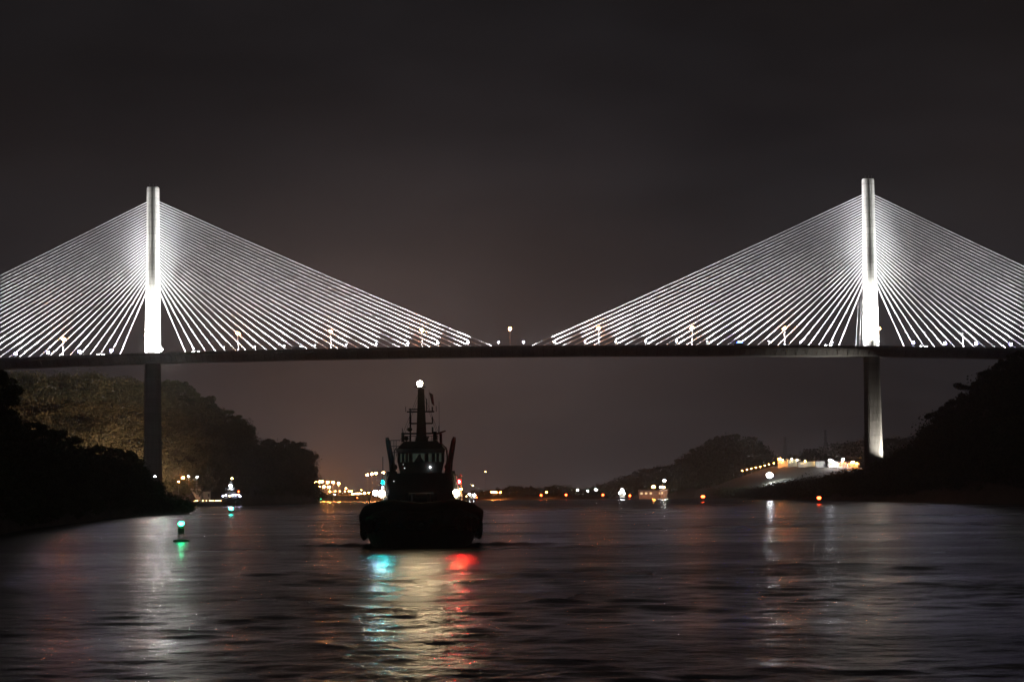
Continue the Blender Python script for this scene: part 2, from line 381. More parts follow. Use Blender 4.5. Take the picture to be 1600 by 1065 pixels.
# ------------------------------------------------------------------ terrain and woods
def lerp_prof(prof, px):
    xs = [p[0] for p in prof]
    return [float(np.interp(px, xs, [p[k] for p in prof])) for k in range(1, len(prof[0]))]
class Hill:
    """prof rows: photo x of the ridge, photo y of the wooded skyline, depth of the shore, depth of the ridge"""
    def __init__(s, name, prof, mat, label, cover=8.0, step=7.0, rows=14, back=.6, power=.85, rough=2.0, seed=0):
        s.prof, s.cover, s.power, s.seed, s.rough = prof, cover, power, seed, rough
        s.p0, s.p1 = prof[0][0], prof[-1][0]; s.back = back
        nu = max(3, int((s.p1 - s.p0) / step)); nr = rows
        vs = []
        for i in range(nu + 1):
            px = s.p0 + (s.p1 - s.p0) * i / nu
            for j in range(nr + 1): vs.append(s.pt(px, (1 + back) * j / nr))
        fs = [(i * (nr + 1) + j, (i + 1) * (nr + 1) + j, (i + 1) * (nr + 1) + j + 1, i * (nr + 1) + j + 1) for i in range(nu) for j in range(nr)]
        mbh = MB().add(vs, fs)
        s.o = tag(ob(name, mbh.mesh(name, mat, True)), label, 'hill', kind='structure')
    def pt(s, px, t):
        py, db, dc = lerp_prof(s.prof, px)
        cz = max(.6, at(px, py, dc).z - s.cover)
        d = db + (dc - db) * t
        if t <= 1: z = cz * (t ** s.power)
        else: z = cz * (1 - .35 * (t - 1) ** 1.3)
        x = at(px, py, d).x
        k = min(1, t * 3) * s.rough
        z += k * noise.noise(Vector((x * .02, d * .02, s.seed))) + k * .5 * noise.noise(Vector((x * .07, d * .07, s.seed + 9)))
        if t == 0: z = -1.5
        return Vector((x, d, z))
def crown_points(n, r):
    """leaf-clump triangles filling a lumpy crown of unit size"""
    k = 7
    cc = rng.normal(size=(k, 3)) * np.array([.42, .42, .26]); cc[:, 2] = np.abs(cc[:, 2]) * .9
    rr = rng.uniform(.38, .62, k)
    idx = rng.integers(0, k, n)
    d = rng.normal(size=(n, 3)); d /= np.linalg.norm(d, axis=1)[:, None]
    rad = rr[idx] * rng.uniform(.55, 1.0, n) ** .5
    return cc[idx] + d * rad[:, None] * np.array([1, 1, .8])
def leaf_tris(pts, size):
    n = len(pts)
    a = rng.normal(size=(n, 3)); a /= np.linalg.norm(a, axis=1)[:, None]
    b = rng.normal(size=(n, 3)); b -= (b * a).sum(1)[:, None] * a; b /= np.linalg.norm(b, axis=1)[:, None]
    s = (size * rng.uniform(.6, 1.3, n))[:, None]
    v = np.empty((n, 3, 3)); v[:, 0] = pts + a * s; v[:, 1] = pts - a * s * .5 + b * s * .8; v[:, 2] = pts - a * s * .5 - b * s * .8
    return v.reshape(-1, 3)
def forest(name, hill, count, size, leafs, leaf_size, mat, label, t0=.05, t1=1.25, keep=None):
    out = []
    for _ in range(count):
        px = random.uniform(hill.p0, hill.p1); tt = t0 + (t1 - t0) * random.random()
        if keep and not keep(px, tt): continue
        p = hill.pt(px, tt); s = size * (.55 + .95 * random.random() ** 1.8)
        pts = crown_points(leafs, 1) * np.array([s * .62, s * .62, s * .58]) + np.array([p.x, p.y, p.z + s * .42])
        out.append(leaf_tris(pts, leaf_size))
    o = ob(name, raw_mesh(name, np.concatenate(out), 3, mat))
    return tag(o, label, 'woodland', kind='stuff')

# tree prototypes
def make_tree_meshes(seed, kind):
    random.seed(seed); global rng
    tr = MB(); H = 12.0
    h0 = {'round': .42, 'flat': .62, 'tall': .5}[kind] * H
    top = Vector((random.uniform(-.5, .5), random.uniform(-.5, .5), h0))
    tr.tube([(0, 0, -1.2), (0.05, 0, h0 * .45), top], [.38, .28, .2], 7)
    lobes = []
    nb = 7
    for i in range(nb):
        a = 2 * math.pi * i / nb + random.uniform(-.4, .4)
        if kind == 'round': e = Vector((math.cos(a) * random.uniform(1.6, 3.4), math.sin(a) * random.uniform(1.6, 3.4), random.uniform(.55, .9) * H))
        elif kind == 'flat': e = Vector((math.cos(a) * random.uniform(2.5, 5.2), math.sin(a) * random.uniform(2.5, 5.2), random.uniform(.74, .86) * H))
        else: e = Vector((math.cos(a) * random.uniform(.8, 2.0), math.sin(a) * random.uniform(.8, 2.0), random.uniform(.5, 1.0) * H))
        st = Vector((0, 0, h0 * random.uniform(.6, 1)))
        tr.tube([st, st.lerp(e, .5) + Vector((0, 0, .3)), e], [.15, .1, .04], 5)
        lobes.append(e)
    if kind != 'flat': lobes.append(Vector((0, 0, .92 * H)))
    pts = []
    for e in lobes:
        r = {'round': random.uniform(1.3, 2.3), 'flat': random.uniform(1.3, 2.2), 'tall': random.uniform(.9, 1.6)}[kind]
        nn_ = 230
        d = rng.normal(size=(nn_, 3)); d /= np.linalg.norm(d, axis=1)[:, None]
        q = d * (r * rng.uniform(.25, 1.05, nn_) ** .45)[:, None] * np.array([1, 1, .5 if kind == 'flat' else .8]) + np.array(e)
        pts.append(q)
    lv = leaf_tris(np.concatenate(pts), .34)
    return tr.mesh('trunk', M['bark']), raw_mesh('crown', lv, 3, M['leaf'])
TREES = [make_tree_meshes(3, 'round'), make_tree_meshes(5, 'flat'), make_tree_meshes(8, 'tall'), make_tree_meshes(13, 'round'), make_tree_meshes(21, 'flat')]
TREE_KIND = ['round crowned', 'flat topped', 'slender', 'lumpy crowned', 'wide flat crowned']
def tree(kind, loc, h, label, group, rz=None):
    label = TREE_KIND[kind] + ' ' + label
    t_ = thing('tree', label, 'tree', loc, random.uniform(0, 6.28) if rz is None else rz, group)
    t_.scale = (h / 12 * random.uniform(.9, 1.15), h / 12 * random.uniform(.9, 1.15), h / 12)
    ob('trunk', TREES[kind][0], t_); ob('crown', TREES[kind][1], t_)
    return t_
random.seed(5)

# wooded hill behind the left pylon
left_hill = Hill('wooded_hill', [(-420, 545, 1230, 1420), (-90, 570, 1290, 1480), (20, 583, 1300, 1500), (60, 585, 1300, 1500), (160, 585, 1310, 1520), (200, 591, 1330, 1540), (250, 601, 1360, 1570),
    (290, 616, 1400, 1600), (330, 634, 1450, 1640), (345, 648, 1480, 1660), (370, 656, 1530, 1680), (390, 668, 1600, 1700), (397, 690, 1640, 1720), (415, 694, 1700, 1800),
    (440, 697, 1760, 1900), (465, 702, 1840, 1990), (480, 709, 1900, 2050), (488, 724, 1950, 2080), (492, 757, 1980, 2100), (497, 782, 2000, 2110)],
    M['earth'], 'steep wooded hill behind the pylon with the starburst floodlight', cover=9, rough=3, seed=1)
forest('hillside_wood', left_hill, 3900, 11, 165, .62, M['leaf_dry'], 'dense woodland covering the hill behind the bridge deck')
for px in (262, 276, 290, 303, 316, 328, 338, 350, 361, 372, 382, 391, 420, 445, 458, 470, 480, 487):
    tree(random.choice([0, 3, 0, 3, 1]), left_hill.pt(px, random.uniform(.93, 1.05)), random.uniform(12, 18), 'tree on the crest of the wooded hill behind the bridge', 'trees on the crest of the wooded hill')
# dark near bank on the left
left_bank = Hill('canal_bank', [(-420, 520, 215, 330), (-120, 560, 300, 420), (0, 598, 333, 450), (20, 640, 360, 470), (40, 655, 385, 490), (110, 672, 470, 560), (150, 690, 540, 620), (190, 694, 640, 700),
    (215, 712, 665, 715), (250, 745, 690, 730), (275, 768, 700, 735), (288, 785, 712, 738), (296, 800, 722, 740)],
    M['earth'], 'low dark canal bank running out to a point', cover=7.5, rough=1.2, seed=4, step=5)
forest('bank_scrub', left_bank, 2600, 4.4, 90, .34, M['leaf'], 'thick scrub covering the dark canal bank', t0=.0, t1=1.3)
for px, tt, h, k in [(-14, .9, 11, 0), (4, .85, 12, 3), (16, .75, 9.5, 2), (30, .6, 8, 0), (44, .9, 8.5, 1), (62, .8, 9.5, 4), (82, .85, 9.0, 1), (100, .8, 8.5, 4), (118, .9, 7.0, 0), (70, .45, 7, 3),
                     (136, .8, 7, 2), (152, .9, 7.5, 0), (170, .9, 8.5, 1), (186, .8, 9, 4), (203, .9, 8.5, 3), (216, .9, 7, 0), (232, .8, 5.5, 2), (246, .9, 5, 3), (26, .35, 7, 3), (120, .4, 6, 0), (160, .4, 6, 3), (262, .8, 4, 0)]:
    tree(k, left_bank.pt(px, tt), h, 'dark tree on the low bank before the wooded hill', 'trees on the low canal bank')
# dark hill on the right
right_hill = Hill('dark_hillside', [(1118, 781, 1990, 2030), (1160, 770, 1800, 1890), (1200, 759, 1640, 1750), (1260, 752, 1440, 1560), (1330, 736, 1260, 1360), (1380, 722, 1130, 1225), (1420, 700, 1040, 1150),
    (1440, 688, 1000, 1120), (1452, 665, 985, 1110), (1480, 648, 940, 1080), (1500, 632, 915, 1060), (1525, 606, 885, 1040), (1550, 586, 860, 1020), (1572, 577, 838, 1000), (1600, 568, 810, 980), (1690, 548, 760, 930), (1850, 520, 700, 880), (2150, 490, 620, 800)],
    M['earth'], 'black wooded hillside rising from the water behind the lit pier foot', cover=7, rough=2.5, seed=7)
forest('hillside_wood', right_hill, 4200, 8.5, 80, .62, M['leaf'], 'dark woodland on the hillside beside the lit pier foot')
for i in range(34):
    px = 1395 + 215 * (i + random.random() * .8) / 34
    tree(random.choice([0, 1, 2, 3, 4]), right_hill.pt(px, random.uniform(.88, 1.1)), random.uniform(8, 13.5) * (1 if px > 1430 else .6), 'dark tree on the skyline of the black hillside', 'trees on the black hillside')
# middle hill, lit slope, far ridges, far shore
mid_hill = Hill('distant_hill', [(952, 772, 2280, 2420), (958, 760, 2280, 2440), (1000, 748, 2260, 2460), (1030, 740, 2240, 2480), (1048, 731, 2220, 2490), (1070, 715, 2210, 2500), (1100, 700, 2190, 2500),
    (1115, 688, 2180, 2500), (1130, 684, 2170, 2500), (1152, 684, 2150, 2500), (1160, 690, 2150, 2490), (1182, 688, 2130, 2480), (1192, 699, 2120, 2460), (1208, 714, 2100, 2440), (1240, 728, 2100, 2420), (1300, 736, 2100, 2400), (1360, 742, 2080, 2380)],
    M['earth'], 'rounded wooded hill beyond the bridge with a flat notched top', cover=9, rough=3, seed=12)
forest('hillside_wood', mid_hill, 1700, 11, 60, 1.3, M['leaf'], 'woodland on the rounded hill beyond the bridge', t0=.12)
for px in (1112, 1121, 1129, 1136, 1144, 1152, 1170, 1178, 1186, 1060, 1082, 1096, 1044):
    tree(random.choice([0, 3, 2, 4]), mid_hill.pt(px, random.uniform(.95, 1.08)), random.uniform(11, 16), 'tree on the crest of the rounded distant hill', 'trees on the rounded hill')
slope = Hill('grassy_slope', [(1085, 768, 2040, 2090), (1120, 757, 1960, 2060), (1160, 744, 1840, 2000), (1200, 729, 1800, 1970), (1225, 727, 1780, 1950), (1260, 727, 1740, 1930), (1300, 728, 1700, 1910), (1345, 729, 1660, 1890), (1400, 733, 1600, 1850)],
    M['grass_slope'], 'bare terraced slope lit below the row of bright buildings', cover=0.3, rough=1.5, seed=15, power=.75)
ridge_a = Hill('far_ridge', [(915, 772, 3250, 3350), (935, 764, 3250, 3400), (960, 755, 3250, 3450), (985, 744, 3250, 3450), (1013, 733, 3250, 3450), (1032, 731, 3250, 3450), (1060, 735, 3250, 3450), (1100, 742, 3250, 3450)],
    M['earth'], 'pale hazy ridge showing left of the rounded hill', cover=8, rough=3, seed=17)
forest('ridge_wood', ridge_a, 500, 12, 40, 1.9, M['leaf'], 'woodland on the pale hazy ridge', t0=.4)
ridge_b = Hill('far_ridge', [(1195, 728, 3000, 3300), (1235, 716, 3000, 3300), (1262, 706, 3000, 3300), (1290, 697, 3000, 3300), (1320, 692, 3000, 3300), (1350, 689, 3000, 3300), (1400, 686, 3000, 3300), (1450, 685, 3000, 3300), (1520, 692, 3000, 3300), (1620, 700, 3000, 3300), (2100, 690, 3000, 3300)],
    M['earth'], 'hazy ridge behind the lit pier foot', cover=8, rough=3, seed=19)
forest('ridge_wood', ridge_b, 1300, 12, 40, 1.9, M['leaf'], 'woodland on the ridge with the lattice towers', t0=.4)
shore = Hill('far_shore', [(380, 779, 2500, 2600), (480, 776, 2500, 2620), (520, 773, 2500, 2640), (560, 770, 2500, 2650), (620, 771, 2480, 2650), (700, 771, 2450, 2620), (750, 769, 2420, 2600), (790, 764, 2420, 2600), (800, 761, 2420, 2600),
    (832, 763, 2420, 2600), (850, 766, 2420, 2600), (868, 760, 2420, 2600), (885, 761, 2420, 2600), (905, 766, 2420, 2600), (940, 767, 2400, 2590), (975, 766, 2350, 2560), (1040, 766, 2280, 2480), (1120, 768, 2180, 2400)],
    M['earth'], 'long low shore closing the far end of the canal', cover=4, rough=.8, seed=23)
forest('shore_trees', shore, 1500, 6.5, 45, .9, M['leaf'], 'low trees along the far shore', t0=.25, keep=lambda px, tt: px > 700 or tt > .9)

# ------------------------------------------------------------------ the bridge
BY = 1269.0
def deck_z(x): return 88.0 + 2.1 * (1 - (x / 210.0) ** 2)
TOWERS = (-210.0, 210.0)
bridge = thing('cable_stayed_bridge', 'cable stayed bridge with two floodlit pylons and white fans of stays', 'bridge', (0, BY, 0))
NX = 88; X0, X1 = -470.0, 470.0
def sweep(prof, name, mat):
    mb = MB(); k = len(prof); vs = []
    for i in range(NX + 1):
        x = X0 + (X1 - X0) * i / NX; z = deck_z(x)
        vs += [(x, p[0], z + p[1]) for p in prof]
    fs = [(i * k + j, i * k + (j + 1) % k, (i + 1) * k + (j + 1) % k, (i + 1) * k + j) for i in range(NX) for j in range(k)]
    fs += [tuple(range(k)), tuple(NX * k + j for j in reversed(range(k)))]
    mb.add(vs, fs); return part(name, mb, mat, bridge)
sweep([(-17, -.35), (-17, 0), (17, 0), (17, -.35), (10.5, -.9), (6.5, -4.3), (-6.5, -4.3), (-10.5, -.9)], 'box_girder', M['deck_concrete'])
sweep([(-16.4, .004), (-16.4, .09), (-1.9, .09), (-1.9, .004)], 'roadway', M['asphalt'])
sweep([(1.9, .004), (1.9, .09), (16.4, .09), (16.4, .004)], 'roadway', M['asphalt'])
for s_ in (-1, 1):
    e = [(16.5, .003), (16.5, .45), (16.72, 1.05), (16.95, 1.05), (16.95, .003)]
    sweep([(s_ * a, b_) for a, b_ in (e if s_ > 0 else e[::-1])], 'parapet', M['deck_concrete'])
    for x in np.arange(-318, 319, 6.0):   # barrier posts, joined along each parapet
        pass
# raking struts under the cantilever slabs
strut = MB().tube([(0, -15.5, -.75), (0, -7.0, -4.1)], .22, 6).mesh('strut', M['deck_concrete'])
strut_b = MB().tube([(0, 15.5, -.75), (0, 7.0, -4.1)], .22, 6).mesh('strut', M['deck_concrete'])
for i in range(-52, 53):
    x = i * 6.0 + 3.0
    ob('strut', strut, bridge, (x, 0, deck_z(x)))
def pylon_top(p, ztop):
    part('cap_slab', MB().box((0, 0, ztop + .25), (6.2, 5.2, .5)), M['concrete'], p)
    for a in (-1.8, .3, 1.9): part('lightning_rod', MB().tube([(a, -1.4, ztop + .5), (a, -1.4, ztop + 2.3)], .09, 5), M['steel'], p)
def pylon(xt, ztop, zfoot):
    ps = [shaft(xt, ztop, zfoot, True), shaft(xt, ztop, zfoot, False)]
    return ps[0]
def shaft(xt, ztop, zbase, upper):
    """hexagonal shaft with a recessed face, flaring towards the foot"""
    mb = MB(); vs = []; fs = []
    prof = [(ztop, 7.3, 6.2), (ztop - 40, 7.9, 6.8), (deck_z(xt) + 1, 9.3, 7.6), (deck_z(xt) - 6, 9.5, 7.8), (45, 10.2, 8.6), (zbase, 11.2, 9.6)]
    zs = sorted(set([p[0] for p in prof] + list(np.linspace(zbase, ztop, 42))), reverse=True)
    pz = [p[0] for p in prof][::-1]; pw = [p[1] for p in prof][::-1]; pd = [p[2] for p in prof][::-1]
    ring = None; k = 0
    zsplit = deck_z(xt) - 1.2
    zs = [z for z in zs if (z > zsplit if upper else z < zsplit)]; zs = zs + [zsplit] if upper else [zsplit - .01] + zs
    for z in zs:
        w = float(np.interp(z, pz, pw)) / 2; d = float(np.interp(z, pz, pd)) / 2
        rec = .55 if z > deck_z(xt) + 2 else .0
        ch = .42 * w
        pts = [(-w, -d + ch * 1.9), (-w + ch * .55, -d + .8), (-w + ch * 1.25, -d), (-w * .22, -d), (-w * .17, -d + rec), (w * .17, -d + rec), (w * .22, -d), (w - ch * 1.25, -d), (w - ch * .55, -d + .8), (w, -d + ch * 1.9)]
        pts += [(a, -b_) for a, b_ in pts[::-1]]
        k = len(pts); vs += [(a, b_, z) for a, b_ in pts]
    for i in range(len(zs) - 1):
        for j in range(k): fs.append((i * k + j, (i + 1) * k + j, (i + 1) * k + (j + 1) % k, i * k + (j + 1) % k))
    fs += [tuple(range(k)), tuple((len(zs) - 1) * k + j for j in reversed(range(k)))]
    mb.add(vs, fs)
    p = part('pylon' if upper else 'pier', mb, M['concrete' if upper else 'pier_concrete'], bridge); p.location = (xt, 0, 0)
    if upper:
      pylon_top(p, ztop); return p
    # formwork ribs on the foot
    rib = MB()
    for a in np.linspace(-.62, .62, 9):
        pts = []
        for z in (deck_z(xt) - 8, 45, zbase + 1):
            w = float(np.interp(z, pz, pw)) / 2; d = float(np.interp(z, pz, pd)) / 2
            pts.append((a * w, -d - .02, z))
        rib.tube(pts, .13, 5)
    part('formwork_ribs', rib, M['pier_concrete'], p)
    return p
ZT = [at(237, 294, BY).z, at(1358, 281, BY).z]
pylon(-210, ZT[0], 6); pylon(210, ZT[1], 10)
for xt in TOWERS:
    zd = deck_z(xt)
    for sgn in (-1, 1):
        for k in range(31):
            xa = xt + sgn * (19.6 + 6.07 * k); za = deck_z(xa) + .6
            zt = zd + 47.5 + 1.5 * k + (.5 if k > 20 else 0) * 0
            xe = xt + sgn * 3.2
            p0 = Vector((xa, 0, za)); p1 = Vector((xe, 0, zt - (zt - za) * 3.2 / (19.6 + 6.07 * k)))
            L = (p1 - p0).length; sag = L * L / 60000.0
            pts = [p0.lerp(p1, q / 6) - Vector((0, 0, sag * 4 * (q / 6) * (1 - q / 6))) for q in range(7)]
            c_ = part('stay_cable', MB().tube(pts, .225, 7), M['cable'], bridge, smooth=True)
            if k % 2 == 0: pass

# pylon floodlights (on the deck, washing up the shaft)
ZW = 1.0
fl_mesh = MB().box((0, 0, .25), (.25, .25, .5)); fl_mesh.box((0, 0, .75), (1.3, .9, .5), (R(-30), 0, 0)); fl_mesh = fl_mesh.mesh('housing', M['dark_steel'])
lens_mesh = MB().box((0, -.08, 1.04), (1.15, .75, .06), (R(-30), 0, 0)).mesh('lens', M['e_flood_big'])
def pylon_flood(x, y, xt, energy, label, tgt_dz, size=34, visible=True):
    z = deck_z(x)
    f_ = thing('pylon_floodlight', label, 'floodlight', (x, BY + y, z), math.atan2(xt - x, -y) if False else 0, 'floodlights at the pylon feet')
    ob('housing', fl_mesh, f_); ob('lens', lens_mesh, f_)
    spot('beam', f_, (0, 0, 1.4), (xt - x, -y, tgt_dz), energy, size, 1.0, (1, .99, .95), .4)
    return f_
for xt in TOWERS:
    for sx in (-1, 1):
        lb = 'deck floodlight washing ' + ('the pylon above the wooded bank' if xt < 0 else 'the pylon above the black hillside')
        pylon_flood(xt + sx * 29.0, -15.6, xt, 4.6e5, lb, 84, 15)
        pylon_flood(xt + sx * 26.0, -15.6, xt, 1.1e5, lb, 55, 18)
        pylon_flood(xt + sx * 5.5, -13.2, xt, 1.6e6, lb, 17, 60)
# bright lamp facing the water at the foot of the left pylon
f_ = thing('work_lamp', 'dazzling white lamp at the foot of the pylon above the wooded bank', 'lamp', (-202.7, BY - 15.6, deck_z(-205) + .1))
part('post', MB().tube([(0, 0, 0), (0, 0, 2.6)], .08, 6), M['steel'], f_); part('lens', MB().ball((0, 0, 2.9), .9, 12, 8), M['e_dazzle'], f_)

# cable floodlights on short posts
post_m = MB().tube([(0, 0, 0), (0, 0, 3.6)], .13, 6).mesh('post', M['steel'])
head_m = MB().box((0, 0, 4.0), (1.1, 1.0, .8), (0, R(-25), 0)).mesh('head', M['dark_steel'])
lens_m = MB().box((0, -.53, 4.05), (.75, .06, .6)).mesh('lens', M['e_flood'])
lens_out = MB().box((0, -.53, 4.05), (.75, .06, .6)).mesh('lens', M['e_flood_outer'])
head_m2 = MB().box((0, 0, 4.0), (1.1, 1.0, .8), (0, R(25), 0)).mesh('head', M['dark_steel'])
FLOOD_E = 5.2
def cable_flood(px, toward, bright):
    x = (px - 800) / F * BY; xt = -210 if toward_tower(x) < 0 else 210
    y = -2.4
    f_ = thing('cable_floodlight', ('floodlight at midspan with no cable above it' if 770 < px < 830 else 'small floodlight under the ' + ('main span' if 237 < px < 1363 else 'outer') + ' stays of ' + ('the pylon over the wooded bank' if px < 800 else 'the pylon over the black hillside')), 'floodlight', (x, BY + y, deck_z(x)), 0, 'cable floodlights along the deck')
    ob('post', post_m, f_); ob('head', head_m if xt < x else head_m2, f_)
    ob('lens', lens_m if 237 < px < 1363 else lens_out, f_, scale=((1.9, 1, 1.9) if not 237 < px < 1363 else (1.1, 1, 1.1)) if bright else (.5, 1, .5), loc=(0, 0, (-3.6 if not 237 < px < 1363 else -.4) if bright else 2.0))
    dx = xt - x; tz = 78.0
    hc = 47.5 + 1.5 * max(0, (abs(dx) - 19.6) / 6.07)
    spot('beam', f_, (0, -.2, 4.3), (dx * .72, 2.4, hc * .74), 1.5e5 * FLOOD_E, 58, 1.0, (.93, .935, 1.0), .3)
    spot('wash', f_, (0, -3.2, 3.4), (math.copysign(30, dx), 9.0, 26), 3.4e4 * FLOOD_E, 145, 1.0, (.97, .95, .97), .3)
def toward_tower(x): return -1 if x < 0 else 1
for px in (24, 75, 124, 174, 1427, 1477, 1525, 1579): cable_flood(px, 0, True)
for px in (-130, -78, -27, 1630, 1680, 1730): cable_flood(px, 0, True)
for px in (302, 349, 398, 444, 492, 541, 588, 637, 684, 731, 779): cable_flood(px, 0, px > 620)
for px in (818, 866, 914, 962, 1009, 1057, 1105, 1155, 1202, 1251, 1300): cable_flood(px, 0, px in (818, 866, 1009, 1057))

# street lamps in the median of the deck
def side_name(x): return 'the pylon over the wooded bank' if x < 0 else 'the pylon over the black hillside'
def lamp_label(px):
    if px == 797: return 'orange street lamp standing alone in the gap between the two cable fans'
    if px in (228, 1374): return 'orange street lamp half hidden beside ' + side_name(px - 800)
    return 'orange street lamp among the main span stays of ' + side_name(px - 800) if 237 < px < 1363 else 'orange street lamp among the outer stays of ' + side_name(px - 800)
sl_pole = MB().tube([(0, 0, 0), (0, 0, 6), (0, .1, 11.4), (0, .9, 12.1), (0, 2.0, 12.25)], [.16, .13, .09, .07, .06], 7).mesh('pole', M['steel'])
sl_head = MB().box((0, 2.3, 12.3), (.55, 1.2, .22)).mesh('lamp_head', M['dark_steel'])
sl_bulb = MB().ball((0, 2.3, 12.05), .85, 8, 5, (1, 1, .75)).mesh('bulb', M['e_sodium'])
for i, px in enumerate((97, 228, 371, 516, 659, 797, 936, 1082, 1227, 1374, 1506)):
    x = (px - 800) / F * BY
    for s_ in (-1, 1):
        lit = px < 1500
        l = thing('street_lamp', (lamp_label(px) if lit else 'unlit street lamp pole on the bridge deck between the stays'), 'street lamp', (x, BY + s_ * 1.2, deck_z(x)), math.pi if s_ < 0 else 0,
                  'street lamps along the deck' if lit else 'unlit street lamps')
        ob('pole', sl_pole, l); ob('lamp_head', sl_head, l)
        if lit: ob('bulb', sl_bulb, l)

# vehicles on the deck
def vehicle(px, kind):
    y = {'head': -12, 'tail': -12, 'van': -12, 'blue': -8}[kind]
    x = (px - 800) / F * (BY + y)
    lab = {'head': 'silver car with lit headlamps driving away from the floodlit pylon foot', 'tail': 'dark car showing red tail lamps on the deck', 'van': 'pale van with lit headlamps among the stays', 'blue': 'dark truck with a blue light bar crossing the bridge'}[kind]
    v = thing('car' if kind != 'blue' else 'truck', lab, 'car' if kind != 'blue' else 'truck', (x, BY + y, deck_z(x) + .1))
    Lc = 4.5 if kind in ('head', 'tail') else 6.5; Hc = 1.45 if kind in ('head', 'tail') else 2.7
    if kind in ('head', 'tail'):
        body = [(-2.2, .35), (-2.25, .85), (-1.7, 1.0), (-1.0, 1.42), (.6, 1.45), (1.2, 1.0), (2.1, .85), (2.25, .4)]
        win = [(-1.35, 1.0), (-.9, 1.34), (.5, 1.36), (.95, 1.0)]
    else:
        body = [(-3.2, .5), (-3.2, 2.7), (2.0, 2.7), (2.7, 1.6), (3.2, 1.4), (3.25, .5)]
        win = [(1.2, 1.6), (1.2, 2.4), (1.9, 2.4), (2.4, 1.6)]
    part('body', MB().prism(body[::-1], 'Y', -.9, .9), M['car_silver'] if kind in ('head', 'van') else M['car_dark'], v)
    part('window', MB().prism(win[::-1], 'Y', -.91, .91), M['glass'], v)
    for wx in (-Lc * .31, Lc * .31):
        for wy in (-.82, .82): part('wheel', MB().torus((wx, wy, .34), .23, .11, 'Y', 10, 6), M['rubber'], v)
    for wy in (-.6, .6):
        part('headlight', MB().ball((Lc / 2 + .02, wy, .75 if Hc < 2 else 1.0), .16, 8, 4), M['e_head'], v)
        part('tail_light', MB().ball((-Lc / 2 - .02, wy, .85), .14, 8, 4), M['e_tail'], v)
    if kind == 'blue': part('light_bar', MB().box((.6, 0, 2.86), (3.4, 1.2, .26)), M['e_blue'], v)
    if kind == 'van': part('roof_lamp', MB().box((1.6, 0, 2.82), (.8, 1.0, .2)), M['e_head'], v)
    return v
vehicle(301, 'head'); vehicle(465, 'van'); vehicle(1040, 'tail'); vehicle(1155, 'blue')
# maintenance platform hung on ropes left of the right pylon
pf = thing('maintenance_platform', 'small work platform hanging on ropes beside the pylon', 'platform', (210 - 7.5, BY - 3, deck_z(203) + .1))
part('cradle', MB().box((0, 0, .9), (4.5, 1.2, 1.4)), M['steel'], pf)
for q in (-2.0, 0.3, 2.0): part('rope', MB().tube([(q, 0, 1.5), (q * .6 + 2.2, 0, 44)], .05, 5), M['steel'], pf)
# floodlight at the foot of the right pier
f_ = thing('pier_floodlight', 'ground floodlight lighting the ribbed foot of the pier on the black hillside', 'floodlight', (210 + 13, BY - 11, right_hill.pt(1385, 1.35).z + 6))
part('housing', MB().box((0, 0, .5), (1.2, .9, .9), (R(-30), 0, R(40))), M['dark_steel'], f_)
spot('beam', f_, (0, 0, 1.3), (-10.5, 9, 17), 2.2e5, 66, 1, (1, .95, .86), .3)

# ------------------------------------------------------------------ the tug
TUG_D = 224.0
tc_ = at(658.5, 850, TUG_D)
TUG_RZ = -math.atan2(tc_.x, TUG_D)
tug = thing('tugboat', 'tugboat heading towards the viewer with mast light, red and green side lamps', 'tugboat', (tc_.x, TUG_D, 0), TUG_RZ)
def tug_half(y):
    if y < 9: return 6.0 * math.sqrt(max(0, 1 - ((9 - y) / 9.6) ** 2)) ** .9
    return 6.0 if y < 24 else 6.0 - (y - 24) * .12
def tug_sheer(y): return 5.0 - 2.4 * min(1, max(0, (y - 1.0) / 13)) ** 1.1
hull = MB(); vs = []; fs = []; ys = [0, .25, .7, 1.4, 2.4, 3.6, 5, 7, 9, 12, 15, 18, 21, 24, 27, 29]
K = 0
for y in ys:
    w = max(.9, tug_half(y)); zt = tug_sheer(y)
    sec = [(0, -1.6), (w * .62, -1.4), (w * .86, -.4), (w * .92, .6), (w * .99, zt * .45), (w, zt * .7), (w * .97, zt), (w * .93, zt), (w * .93, zt - 1.0), (0, zt - .95)]
    row = [(a, y, z) for a, z in sec] + [(-a, y, z) for a, z in sec[-2:0:-1]]
    K = len(row); vs += row
for i in range(len(ys) - 1):
    for j in range(K): fs.append((i * K + j, i * K + (j + 1) % K, (i + 1) * K + (j + 1) % K, (i + 1) * K + j))
fs += [tuple(range(K)), tuple((len(ys) - 1) * K + j for j in reversed(range(K)))]
hull.add(vs, fs); part('hull', hull, M['hull'], tug)
